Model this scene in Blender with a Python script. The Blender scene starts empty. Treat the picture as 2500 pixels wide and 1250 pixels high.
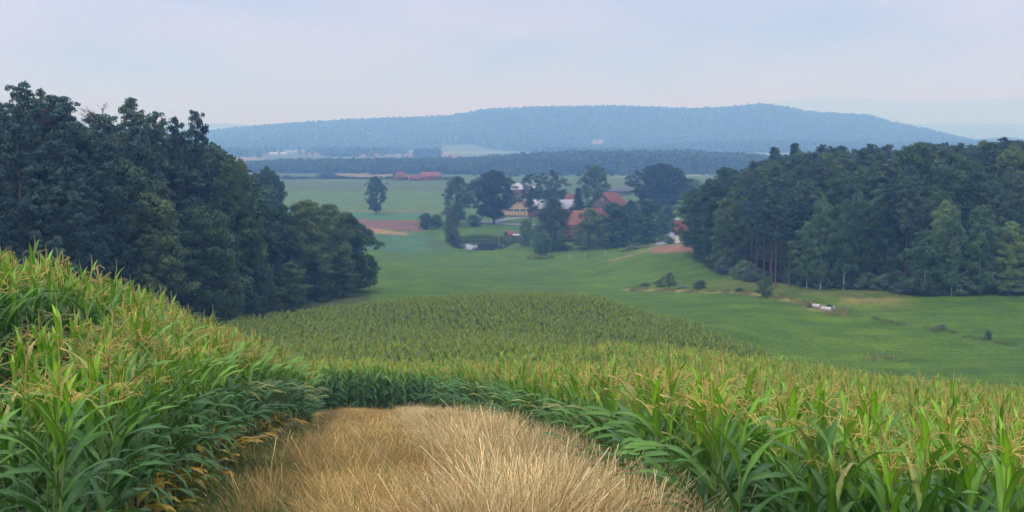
import bpy, math, random
import numpy as np
from mathutils import Vector, Matrix

# ------------------------------------------------------------------ camera
F = 3018.0                                   # focal length in pixels of a 2500 px wide picture
PITCH = math.atan((625 - 330) / F)
CT, ST = math.cos(PITCH), math.sin(PITCH)
sc = bpy.context.scene
COL = sc.collection
cam_d = bpy.data.cameras.new('camera')
cam = bpy.data.objects.new('camera', cam_d)
COL.objects.link(cam)
cam_d.sensor_width = 36.0
cam_d.lens = 36.0 * F / 2500.0
cam_d.clip_start = 0.1
cam_d.clip_end = 40000.0
cam.location = (0, 0, 0)
cam.rotation_euler = (math.radians(90) - PITCH, 0, 0)
sc.camera = cam

# ------------------------------------------------------------------ sky
SUN_EL, SUN_AZ = math.radians(48), math.radians(200)     # azimuth clockwise from +Y (view direction)
w = bpy.data.worlds.new('World')
sc.world = w
w.use_nodes = True
nt = w.node_tree
nt.nodes.clear()
N = nt.nodes.new
L = nt.links.new
out = N('ShaderNodeOutputWorld')
bg = N('ShaderNodeBackground')
bg.inputs[1].default_value = 0.1
sky = N('ShaderNodeTexSky')
sky.sky_type = 'NISHITA'
sky.sun_disc = False
sky.sun_elevation = SUN_EL
sky.sun_rotation = SUN_AZ
sky.air_density = 1.0
sky.dust_density = 2.0
tc = N('ShaderNodeTexCoord')
sep = N('ShaderNodeSeparateXYZ')
L(tc.outputs['Generated'], sep.inputs[0])
zz = N('ShaderNodeMath'); zz.operation = 'MAXIMUM'; zz.inputs[1].default_value = 0.0
L(sep.outputs['Z'], zz.inputs[0])
za = N('ShaderNodeMath'); za.operation = 'ADD'; za.inputs[1].default_value = 0.30
L(zz.outputs[0], za.inputs[0])
dx = N('ShaderNodeMath'); dx.operation = 'DIVIDE'
dy = N('ShaderNodeMath'); dy.operation = 'DIVIDE'
L(sep.outputs['X'], dx.inputs[0]); L(za.outputs[0], dx.inputs[1])
L(sep.outputs['Y'], dy.inputs[0]); L(za.outputs[0], dy.inputs[1])
cmb = N('ShaderNodeCombineXYZ')
L(dx.outputs[0], cmb.inputs[0]); L(dy.outputs[0], cmb.inputs[1])
cn = N('ShaderNodeTexNoise')
cn.inputs['Scale'].default_value = 1.5
cn.inputs['Detail'].default_value = 5.0
cn.inputs['Roughness'].default_value = 0.5
cn.inputs['Distortion'].default_value = 0.35
L(cmb.outputs[0], cn.inputs['Vector'])
cr = N('ShaderNodeMapRange')
cr.inputs['From Min'].default_value = 0.34
cr.inputs['From Max'].default_value = 0.62
cr.inputs['To Min'].default_value = 0.0
cr.inputs['To Max'].default_value = 1.0
L(cn.outputs[0], cr.inputs['Value'])
# cloud radiance rises towards the zenith as under a real overcast (values are x10 as the Background is 0.1)
grad = N('ShaderNodeValToRGB')
grad.color_ramp.interpolation = 'EASE'
e = grad.color_ramp.elements
e[0].position = 0.0; e[0].color = (5.75, 5.6, 8.3, 1)
e[1].position = 0.75; e[1].color = (15.0, 15.0, 19.0, 1)
m1 = e.new(0.12); m1.color = (5.85, 5.8, 8.35, 1)
m2 = e.new(0.35); m2.color = (10.4, 10.5, 14.4, 1)
L(zz.outputs[0], grad.inputs[0])
thin = N('ShaderNodeMix'); thin.data_type = 'RGBA'; thin.blend_type = 'MULTIPLY'
thin.inputs['Factor'].default_value = 1.0
thinr = N('ShaderNodeValToRGB')
thinr.color_ramp.elements[0].color = (0.60, 0.70, 0.82, 1)
thinr.color_ramp.elements[1].color = (1.12, 1.07, 1.03, 1)
L(cr.outputs[0], thinr.inputs[0])
L(grad.outputs[0], thin.inputs[6]); L(thinr.outputs[0], thin.inputs[7])
mx = N('ShaderNodeMix'); mx.data_type = 'RGBA'
mx.inputs['Factor'].default_value = 0.97
L(sky.outputs[0], mx.inputs[6]); L(thin.outputs[2], mx.inputs[7])
L(mx.outputs[2], bg.inputs[0])
L(bg.outputs[0], out.inputs[0])

sun_d = bpy.data.lights.new('sun', 'SUN')
sun_d.energy = 1.5
sun_d.angle = math.radians(12)
sun_d.color = (1.0, 0.95, 0.87)
sun = bpy.data.objects.new('sun', sun_d)
COL.objects.link(sun)
sd = Vector((math.sin(SUN_AZ) * math.cos(SUN_EL), math.cos(SUN_AZ) * math.cos(SUN_EL), math.sin(SUN_EL)))
sun.rotation_euler = sd.to_track_quat('Z', 'Y').to_euler()

sc.view_settings.view_transform = 'Standard'
sc.view_settings.look = 'None'
sc.view_settings.exposure = 0.0
sc.view_settings.gamma = 1.0
sc.cycles.use_denoising = True
sc.cycles.max_bounces = 8
sc.cycles.diffuse_bounces = 3
sc.cycles.glossy_bounces = 2
sc.cycles.transmission_bounces = 4
sc.cycles.volume_bounces = 2
sc.cycles.use_adaptive_sampling = True
sc.cycles.adaptive_threshold = 0.01
sc.cycles.denoising_prefilter = 'FAST'

rng = np.random.default_rng(7)
random.seed(7)

# ------------------------------------------------------------------ terrain
def ray(px, py):
    a = (px - 1250) / F; b = (625 - py) / F
    return a, CT + b * ST, b * CT - ST
def zat(px, py, Y):                  # height seen at picture row py, distance Y
    a, y, z = ray(px, py)
    return z / y * Y
def xat(px, py, Y):
    a, y, z = ray(px, py)
    return a / y * Y
CP = []      # control points (u, Y, z)
def gp(px, py, Y):
    CP.append((xat(px, py, Y) / Y, Y, zat(px, py, Y)))
def gz(px, Y, z):
    CP.append(((px - 1250) / F, Y, z))
for p in (-400, 0, 600, 1250, 2000, 2600):
    gz(p, 3, -2.35 - (p - 1250) / 1250 * 0.1)
# track and its verges
gz(1100, 8, -3.55); gz(1150, 12, -4.35); gz(1100, 17, -5.35); gz(1080, 25, -6.95); gz(1050, 35, -8.9); gz(1000, 47, -11.2)
gz(760, 47, -11.0); gz(900, 60, -13.7); gz(1100, 60, -13.9)
gz(580, 17.5, -5.3); gz(700, 30, -7.8)
# left maize bank
gz(0, 13, -4.55); gz(0, 20, -4.75); gz(0, 27, -5.1); gz(0, 40, -8.0); gz(0, 60, -12.5); gz(0, 100, -18)
gz(-600, 13, -4.2); gz(-600, 27, -4.6); gz(-600, 60, -11); gz(-600, 110, -17)
gz(300, 13, -4.5); gz(300, 22, -5.4); gz(300, 30, -6.2); gz(300, 45, -9.6); gz(300, 70, -15); gz(300, 130, -20.5)
gz(450, 33, -7.1); gz(450, 50, -11.2); gz(560, 37, -8.3); gz(560, 55, -12.6); gz(650, 41, -9.7); gz(740, 44, -10.7)
gz(600, 75, -16.4)
# right maize field
gz(1800, 9, -4.3); gz(1750, 17, -6.1); gz(1500, 25, -7.4); gz(1400, 40, -10.2)
gz(2500, 9, -4.7); gz(2500, 17, -6.4); gz(2500, 30, -9.1); gz(2500, 45, -12.1); gz(2500, 60, -14.9); gz(2500, 75, -18.2); gz(2500, 95, -21.2)
gz(2000, 30, -8.8); gz(2000, 50, -12.3); gz(2000, 65, -14.8); gz(2000, 80, -18); gz(2000, 100, -22)
gz(1700, 50, -12); gz(1700, 72, -15.2); gz(1700, 90, -19.7); gz(1750, 105, -22)
gz(1500, 60, -13.7); gz(1500, 80, -16.4); gz(1500, 100, -20.6); gz(1500, 120, -22.4)
gz(3000, 30, -9.4); gz(3000, 60, -15.4); gz(3000, 100, -21.5); gz(3000, 150, -25)
# hump with maize
gz(700, 95, -18.8); gz(1000, 80, -16.7); gz(1000, 125, -21.8); gz(1300, 100, -19.4); gz(1300, 135, -22.5)
gz(600, 150, -24.2); gz(800, 160, -24.5); gz(1000, 168, -24.5); gz(1200, 172, -24.3); gz(1450, 168, -24.0); gz(1600, 150, -24.4); gz(1750, 125, -23.0); gz(1850, 116, -22.5)
gz(600, 120, -22); gz(800, 125, -22)
# behind the hump
gz(1200, 200, -27.8); gz(1450, 200, -27.8); gz(950, 200, -27.6)
gp(1200, 712, 240); gp(950, 700, 240); gp(650, 752, 190); gp(890, 718, 218); gz(600, 172, -25.2)
gp(950, 650, 320); gp(1300, 650, 350); gp(1400, 700, 280); gp(1540, 705, 262); gp(1650, 705, 247)
gp(1600, 766, 180); gp(1600, 730, 220); gp(1750, 800, 150); gp(1750, 740, 195); gp(1750, 718, 216)
gp(1900, 740, 195); gp(2010, 757, 190); gp(2000, 705, 215); gp(1850, 688, 240); gp(1750, 665, 270)
gp(2300, 880, 140); gp(2300, 780, 175); gp(2500, 850, 150); gp(2500, 720, 200); gp(2250, 722, 200); gp(2000, 850, 148); gp(1900, 870, 140)
# knoll before the white house
gp(1690, 627, 305); gp(1600, 604, 335); gp(1680, 596, 335); gp(1500, 622, 345); gz(1600, 400, -35.3); gz(1700, 400, -34.5)
gp(1330, 628, 398); gp(1400, 608, 415); gp(1500, 606, 415)
gp(1180, 598, 440); gp(900, 600, 425); gp(1200, 547, 525); gp(940, 560, 492); gp(940, 530, 560)
gp(1600, 520, 560); gz(1800, 420, -31); gz(1900, 330, -25.5); gz(2100, 300, -24.3); gz(2500, 280, -22); gz(2300, 300, -23)
gz(2100, 450, -28); gz(2500, 450, -26); gz(3200, 250, -22)
gz(200, 200, -25); gz(0, 200, -23); gz(400, 330, -31); gz(0, 330, -28); gz(650, 330, -32); gz(-600, 250, -23)
gp(800, 500, 640); gp(1400, 500, 640); gp(800, 440, 950); gp(1200, 440, 950); gp(1500, 437, 950); gp(1700, 434, 950); gz(200, 900, -33); gz(2300, 900, -30)
gz(-600, 900, -30); gz(3000, 900, -28)
for p in (-600, 300, 900, 1500, 2200, 3000):
    gz(p, 1150, -39.0); gz(p, 1600, -38.5); gz(p, 2400, -38); gz(p, 18000, -38)
CP = np.array(CP)
def uv_of(x, Y):
    Yc = np.maximum(Y, 3.0)
    u = np.clip(x / Yc, -1.0, 1.0)
    u = np.where(np.abs(u) > 0.6, np.sign(u) * (0.6 + 0.15 * (1 - np.exp(-(np.abs(u) - 0.6) / 0.15))), u)
    return u * 2.2, np.log(Yc)
def _tps(r2):
    return 0.5 * r2 * np.log(r2 + 1e-12)
_cu, _cv = CP[:, 0] * 2.2, np.log(CP[:, 1])
_n = len(CP)
_A = np.zeros((_n + 3, _n + 3))
_A[:_n, :_n] = _tps((_cu[:, None] - _cu[None]) ** 2 + (_cv[:, None] - _cv[None]) ** 2) + np.eye(_n) * 0.0006
_A[:_n, _n] = 1; _A[:_n, _n + 1] = _cu; _A[:_n, _n + 2] = _cv
_A[_n:, :_n] = _A[:_n, _n:].T
_B = np.zeros(_n + 3); _B[:_n] = CP[:, 2]
_W = np.linalg.solve(_A, _B)
POND = (-11.3, 445.0, 9.8, 20.0)

def prof(pts):
    a = np.array(pts, float)
    return lambda px: np.interp(px, a[:, 0], a[:, 1])
# wooded ridges: start Y, crest Y, end Y, skyline rows, height of their trees
RIDGES = [
    (2500, 2900, 3300, prof([(300, 372), (1500, 372), (1640, 350), (1760, 346), (1950, 345), (2150, 352), (2300, 350), (2700, 345)]), 14),
    (3050, 4200, 5200, prof([(200, 335), (510, 322), (600, 313), (700, 304), (850, 295), (1000, 290), (1100, 286), (1180, 271), (1300, 265), (1500, 262),
                             (1700, 268), (1800, 263), (1850, 257), (1900, 262), (1980, 277), (2120, 284), (2170, 301), (2300, 313), (2380, 329), (2450, 322), (2560, 335), (3000, 340)]), 16),
    (8500, 10500, 11800, prof([(0, 306), (480, 301), (560, 302), (620, 306), (700, 330), (1000, 345), (1700, 345), (1830, 330), (1950, 318), (2100, 308), (2250, 303), (2450, 303), (3000, 306)]), 0),
    (14500, 17500, 19800, prof([(0, 325), (1500, 335), (1780, 280), (1900, 248), (1990, 237), (2080, 240), (2200, 246), (2320, 245), (2480, 239), (2600, 243), (3000, 250)]), 0),
]
def smooth(t):
    t = np.clip(t, 0, 1)
    return t * t * (3 - 2 * t)
def ground(x, Y):
    x = np.asarray(x, float); Y = np.asarray(Y, float)
    shp = np.broadcast(x, Y).shape
    x = np.broadcast_to(x, shp).ravel(); Y = np.broadcast_to(Y, shp).ravel()
    u, v = uv_of(x, Y)
    z = np.empty(len(x))
    for i in range(0, len(x), 20000):
        s = slice(i, i + 20000)
        z[s] = _tps((u[s, None] - _cu[None]) ** 2 + (v[s, None] - _cv[None]) ** 2) @ _W[:_n] + _W[_n] + _W[_n + 1] * u[s] + _W[_n + 2] * v[s]
    z = np.where(Y < 3, z + (3 - Y) * 0.19, z)
    # valley floor stays level far out
    t = smooth((Y - 1100) / 500)
    z = z * (1 - t) + (-38.5) * t
    px = 1250 + F * (x / np.maximum(Y, 3))
    base = z.copy()
    for (y0, yc, y1, pr, th) in RIDGES:
        zr = (330 - pr(px)) / F * yc - th
        k = np.where(Y < yc, smooth((Y - y0) / (yc - y0)), smooth((y1 - Y) / (y1 - yc)))
        roll = 1 + 0.05 * np.sin(x / 210.0 + Y / 330.0) + 0.04 * np.sin(x / 93.0 - Y / 150.0)
        k = k * np.where(np.abs(Y - yc) < 200, 1, np.clip(roll, 0.9, 1.0))
        z = np.maximum(z, base + (zr - base) * k)
    d = np.sqrt(((x - POND[0]) / POND[2]) ** 2 + ((Y - POND[1]) / POND[3]) ** 2)
    z = z - 1.5 * smooth((1.15 - d) / 0.22)
    amp = np.clip((Y - 150) / 400, 0, 1) * np.clip((1000 - Y) / 400, 0, 1)
    z = z + 0.18 * amp * np.sin(x / 13.0 + 0.7) * np.sin(Y / 31.0)
    return z.reshape(shp)
def gz1(x, Y):
    return float(ground(np.array([x]), np.array([Y]))[0])

# ------------------------------------------------------------------ field layout
def edgeL(Y):      # foot of the left maize beside the track
    return np.interp(Y, [0, 8, 12, 17.5, 30, 40, 47, 50], [-2.6, -3.3, -3.8, -4.5, -6.0, -6.9, -7.6, -8.4])
def edgeR(Y):
    return np.interp(Y, [0, 7, 12, 17, 25, 40, 52, 58], [1.5, 1.6, 1.7, 1.5, 0.7, -0.9, -2.5, -3.7])
def wallY(x):      # front of the maize at the end of the track
    return np.interp(x, [-40, -12, -8, -3.2, 0], [66, 61, 59.5, 58, 57])
def far_end(px):   # far edge of the right and middle maize field
    return np.interp(px, [300, 560, 600, 800, 1000, 1200, 1450, 1600, 1750, 1850, 2000, 2500, 3200], [140, 146, 150, 160, 168, 173, 170, 154, 134, 120, 100, 76, 72])
def bearing(x, Y):
    return 1250 + F * x / np.maximum(Y, 1)

def in_maize(x, Y):
    p = bearing(x, Y)
    left = (x < edgeL(Y)) & (Y < np.interp(x, [-60, -25, -7.5], [62, 52, 47.5]))
    right = (x > edgeR(Y)) & (Y < 58) & (Y > -3)
    far = (Y >= wallY(x)) & (x > np.interp(Y, [58, 80, 110, 150], [-16, -22, -28, -33.5])) | ((Y >= 58) & (x > -3))
    far = far & (Y < far_end(p))
    return left, (right & (Y < far_end(p))), far

# ------------------------------------------------------------------ helpers: materials
def new_mat(name):
    m = bpy.data.materials.new(name)
    m.use_nodes = True
    t = m.node_tree
    t.nodes.clear()
    return m, t, t.nodes.new, t.links.new
def noise(t, scale, detail=4, rough=0.55, vec=None, dist=0.0):
    n = t.nodes.new('ShaderNodeTexNoise')
    n.inputs['Scale'].default_value = scale
    n.inputs['Detail'].default_value = detail
    n.inputs['Roughness'].default_value = rough
    n.inputs['Distortion'].default_value = dist
    if vec is not None: t.links.new(vec, n.inputs['Vector'])
    return n.outputs[0]
def ramp(t, fac, stops):
    r = t.nodes.new('ShaderNodeValToRGB')
    el = r.color_ramp.elements
    el[0].position, el[0].color = stops[0][0], (*stops[0][1], 1)
    el[1].position, el[1].color = stops[-1][0], (*stops[-1][1], 1)
    for p, c in stops[1:-1]:
        q = el.new(p); q.color = (*c, 1)
    t.links.new(fac, r.inputs[0])
    return r.outputs[0]
def mixc(t, a, b, fac, mode='MIX'):
    n = t.nodes.new('ShaderNodeMix'); n.data_type = 'RGBA'; n.blend_type = mode
    for val, i in ((fac, 0), (a, 6), (b, 7)):
        if isinstance(val, (int, float)): n.inputs[i].default_value = val
        elif isinstance(val, tuple): n.inputs[i].default_value = (*val, 1)
        else: t.links.new(val, n.inputs[i])
    return n.outputs[2]
def objcoord(t):
    return t.nodes.new('ShaderNodeTexCoord').outputs['Object']
def geopos(t):
    return t.nodes.new('ShaderNodeNewGeometry').outputs['Position']
def rnd(t):
    return t.nodes.new('ShaderNodeObjectInfo').outputs['Random']
def finish(t, color, rough=0.7, trans=0.0, spec=0.3, bump=None, bstr=0.4, bdist=0.05, tcol=None, metal=0.0):
    b = t.nodes.new('ShaderNodeBsdfPrincipled')
    if isinstance(color, tuple): b.inputs['Base Color'].default_value = (*color, 1)
    else: t.links.new(color, b.inputs['Base Color'])
    b.inputs['Roughness'].default_value = rough
    b.inputs['Specular IOR Level'].default_value = spec
    b.inputs['Metallic'].default_value = metal
    if bump is not None:
        n = t.nodes.new('ShaderNodeBump')
        n.inputs['Strength'].default_value = bstr
        n.inputs['Distance'].default_value = bdist
        t.links.new(bump, n.inputs['Height'])
        t.links.new(n.outputs[0], b.inputs['Normal'])
    o = t.nodes.new('ShaderNodeOutputMaterial')
    if trans > 0:
        tr = t.nodes.new('ShaderNodeBsdfTranslucent')
        src = tcol if tcol is not None else color
        if isinstance(src, tuple): tr.inputs[0].default_value = (*src, 1)
        else: t.links.new(src, tr.inputs[0])
        m = t.nodes.new('ShaderNodeMixShader')
        m.inputs[0].default_value = trans
        t.links.new(b.outputs[0], m.inputs[1]); t.links.new(tr.outputs[0], m.inputs[2])
        t.links.new(m.outputs[0], o.inputs[0])
    else:
        t.links.new(b.outputs[0], o.inputs[0])
def foliage_mat(name, dark, light, alt=None, scale=0.35, trans=0.25, rough=0.6):
    m, t, n, l = new_mat(name)
    c = ramp(t, noise(t, scale, 3, 0.6, geopos(t)), [(0.32, dark), (0.66, light)])
    if alt is not None:
        c = mixc(t, c, alt, ramp(t, rnd(t), [(0.55, (0, 0, 0)), (0.95, (0.8, 0.8, 0.8))]))
    v = ramp(t, rnd(t), [(0.0, (0.80, 0.90, 1.0)), (0.5, (1.2, 1.2, 1.2)), (1.0, (1.75, 1.6, 1.35))])
    c = mixc(t, c, v, 1.0, 'MULTIPLY')
    finish(t, c, rough, trans, 0.25)
    return m
def plain_mat(name, c, rough=0.8, var=0.2, scale=3.0, spec=0.3, bstr=0.2, metal=0.0):
    m, t, n, l = new_mat(name)
    nn = noise(t, scale, 5, 0.6, objcoord(t))
    c2 = ramp(t, nn, [(0.3, tuple(k * (1 - var) for k in c)), (0.7, tuple(min(1, k * (1 + var)) for k in c))])
    finish(t, c2, rough, 0, spec, nn, bstr, 0.03, metal=metal)
    return m
def attr_mat(name, rough=0.55, trans=0.3, var=0.25, scale=5.0, spec=0.35, rv=0.15):
    m, t, n, l = new_mat(name)
    a = n('ShaderNodeAttribute'); a.attribute_name = 'col'
    c = mixc(t, a.outputs['Color'], ramp(t, noise(t, scale, 2, 0.5, geopos(t)), [(0.3, (1 - var,) * 3), (0.7, (1 + var,) * 3)]), 1.0, 'MULTIPLY')
    c = mixc(t, c, ramp(t, rnd(t), [(0, (1 - rv, 1 - rv * .6, 1 - rv)), (1, (1 + rv, 1 + rv * .6, 1))]), 1.0, 'MULTIPLY')
    finish(t, c, rough, trans, spec)
    return m

MAT = {}
MAT['pine'] = foliage_mat('pine needles', (0.015, 0.038, 0.032), (0.058, 0.118, 0.092), (0.055, 0.10, 0.06), 0.3, 0.12)
MAT['spruce'] = foliage_mat('spruce needles', (0.010, 0.026, 0.020), (0.030, 0.058, 0.040), None, 0.3, 0.08)
MAT['oak'] = foliage_mat('oak leaves', (0.021, 0.056, 0.030), (0.064, 0.128, 0.055), (0.075, 0.120, 0.045), 0.3, 0.2)
MAT['dark'] = foliage_mat('dark broad leaves', (0.014, 0.036, 0.028), (0.034, 0.070, 0.042), None, 0.3, 0.18)
MAT['birch'] = foliage_mat('birch leaves', (0.055, 0.120, 0.055), (0.130, 0.230, 0.095), (0.13, 0.20, 0.07), 0.4, 0.3)
MAT['weeping'] = foliage_mat('weeping birch leaves', (0.035, 0.060, 0.030), (0.075, 0.095, 0.040), None, 0.4, 0.25)
MAT['willow'] = foliage_mat('willow leaves', (0.050, 0.095, 0.060), (0.120, 0.180, 0.115), None, 0.6, 0.25)
MAT['fresh'] = foliage_mat('fresh green leaves', (0.030, 0.080, 0.030), (0.075, 0.160, 0.050), None, 0.5, 0.28)
MAT['farwood'] = foliage_mat('far wood leaves', (0.022, 0.046, 0.032), (0.036, 0.070, 0.042), (0.045, 0.08, 0.045), 0.012, 0.1)
MAT['bark'] = plain_mat('grey bark', (0.085, 0.07, 0.06), 0.9, 0.4, 4.0)
MAT['pinebark'] = plain_mat('orange pine bark', (0.15, 0.080, 0.058), 0.9, 0.35, 3.0)
MAT['birchbark'] = plain_mat('pale birch bark', (0.42, 0.40, 0.38), 0.8, 0.45, 3.0)
MAT['deadwood'] = plain_mat('dead grey wood', (0.16, 0.12, 0.11), 0.9, 0.3, 3.0)
MAT['leaf'] = attr_mat('maize leaf', 0.38, 0.26, 0.25, 1.2, 0.5, 0.25)
MAT['stalk'] = attr_mat('maize stalk', 0.6, 0.1, 0.2, 6.0)
MAT['tassel'] = attr_mat('maize tassel', 0.8, 0.25, 0.3, 3.0, 0.2, 0.25)
MAT['drygrass'] = attr_mat('dry grass blades', 0.75, 0.3, 0.3, 0.8, 0.2, 0.2)

# ------------------------------------------------------------------ helpers: meshes
def mesh_np(name, V, Q, mats, T=None, mi=None, col=None, smooth_=False, ti=None):
    me = bpy.data.meshes.new(name)
    V = np.asarray(V, np.float32)
    Q = np.zeros((0, 4), np.int32) if Q is None else np.asarray(Q, np.int32)
    T = np.zeros((0, 3), np.int32) if T is None else np.asarray(T, np.int32)
    me.vertices.add(len(V)); me.vertices.foreach_set('co', V.ravel())
    nl = Q.size + T.size
    me.loops.add(nl)
    me.loops.foreach_set('vertex_index', np.concatenate([Q.ravel(), T.ravel()]).astype(np.int32))
    nf = len(Q) + len(T)
    me.polygons.add(nf)
    st = np.concatenate([np.arange(len(Q)) * 4, Q.size + np.arange(len(T)) * 3]).astype(np.int32)
    me.polygons.foreach_set('loop_start', st)
    for m in mats: me.materials.append(m)
    if mi is not None or ti is not None:
        a = np.zeros(len(Q), np.int32) if mi is None else np.asarray(mi)
        b = np.zeros(len(T), np.int32) if ti is None else np.asarray(ti)
        me.polygons.foreach_set('material_index', np.concatenate([a, b]).astype(np.int32))
    if smooth_:
        me.polygons.foreach_set('use_smooth', np.ones(nf, bool))
    if col is not None:
        at = me.attributes.new('col', 'FLOAT_COLOR', 'POINT')
        c = np.ones((len(V), 4), np.float32); c[:, :3] = col
        at.data.foreach_set('color', c.ravel())
    me.update(calc_edges=True)
    return me
class MB:
    """collects quads with material index and colour"""
    def __init__(s): s.V = []; s.Q = []; s.M = []; s.C = []; s.n = 0
    def add(s, V, Q, m=0, c=(1, 1, 1)):
        V = np.asarray(V, float).reshape(-1, 3); Q = np.asarray(Q, int).reshape(-1, 4)
        s.V.append(V); s.Q.append(Q + s.n); s.M.append(np.full(len(Q), m))
        C = np.asarray(c, float)
        s.C.append(np.broadcast_to(C, (len(V), 3)) if C.ndim == 1 else C)
        s.n += len(V)
    def box(s, x0, x1, y0, y1, z0, z1, m=0, c=(1, 1, 1)):
        V = [(x, y, z) for z in (z0, z1) for y in (y0, y1) for x in (x0, x1)]
        s.add(V, [(0, 2, 3, 1), (4, 5, 7, 6), (0, 1, 5, 4), (2, 6, 7, 3), (0, 4, 6, 2), (1, 3, 7, 5)], m, c)
    def tube(s, P, R, k=6, m=0, c=(1, 1, 1), cap=True):
        P = np.asarray(P, float); n = len(P); R = np.broadcast_to(R, (n,))
        D = np.gradient(P, axis=0)
        D /= np.linalg.norm(D, axis=1)[:, None] + 1e-9
        ref = np.array([0, 0, 1.0]) if abs(D[:, 2]).mean() < 0.8 else np.array([1.0, 0, 0])
        A = np.cross(D, ref); A /= np.linalg.norm(A, axis=1)[:, None] + 1e-9
        B = np.cross(D, A)
        th = np.arange(k) * 2 * math.pi / k
        V = P[:, None] + R[:, None, None] * (A[:, None] * np.cos(th)[None, :, None] + B[:, None] * np.sin(th)[None, :, None])
        V = V.reshape(-1, 3)
        Q = [(i * k + j, i * k + (j + 1) % k, (i + 1) * k + (j + 1) % k, (i + 1) * k + j) for i in range(n - 1) for j in range(k)]
        s.add(V, Q, m, c if np.ndim(c) == 1 else np.repeat(np.asarray(c), k, 0))
    def quads(s, V4, m=0, c=(1, 1, 1)):
        n = len(V4)
        s.add(V4.reshape(-1, 3), np.arange(n * 4).reshape(-1, 4), m, c)
    def mesh(s, name, mats, color=False, smooth_=False):
        return mesh_np(name, np.concatenate(s.V), np.concatenate(s.Q), mats, mi=np.concatenate(s.M),
                       col=np.concatenate(s.C) if color else None, smooth_=smooth_)
def link(name, me, parent=None, loc=None):
    o = bpy.data.objects.new(name, me)
    COL.objects.link(o)
    if parent is not None: o.parent = parent
    if loc is not None: o.location = loc
    return o
def tag(o, label=None, cat=None, group=None, kind=None):
    if label: o['label'] = label
    if cat: o['category'] = cat
    if group: o['group'] = group
    if kind: o['kind'] = kind
    return o
def thing(name, loc, label, cat, group=None, rz=0.0, scale=(1, 1, 1)):
    o = bpy.data.objects.new(name, None)
    COL.objects.link(o)
    o.empty_display_size = 0.5
    o.location = loc; o.rotation_euler = (0, 0, rz); o.scale = scale
    return tag(o, label, cat, group)

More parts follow.
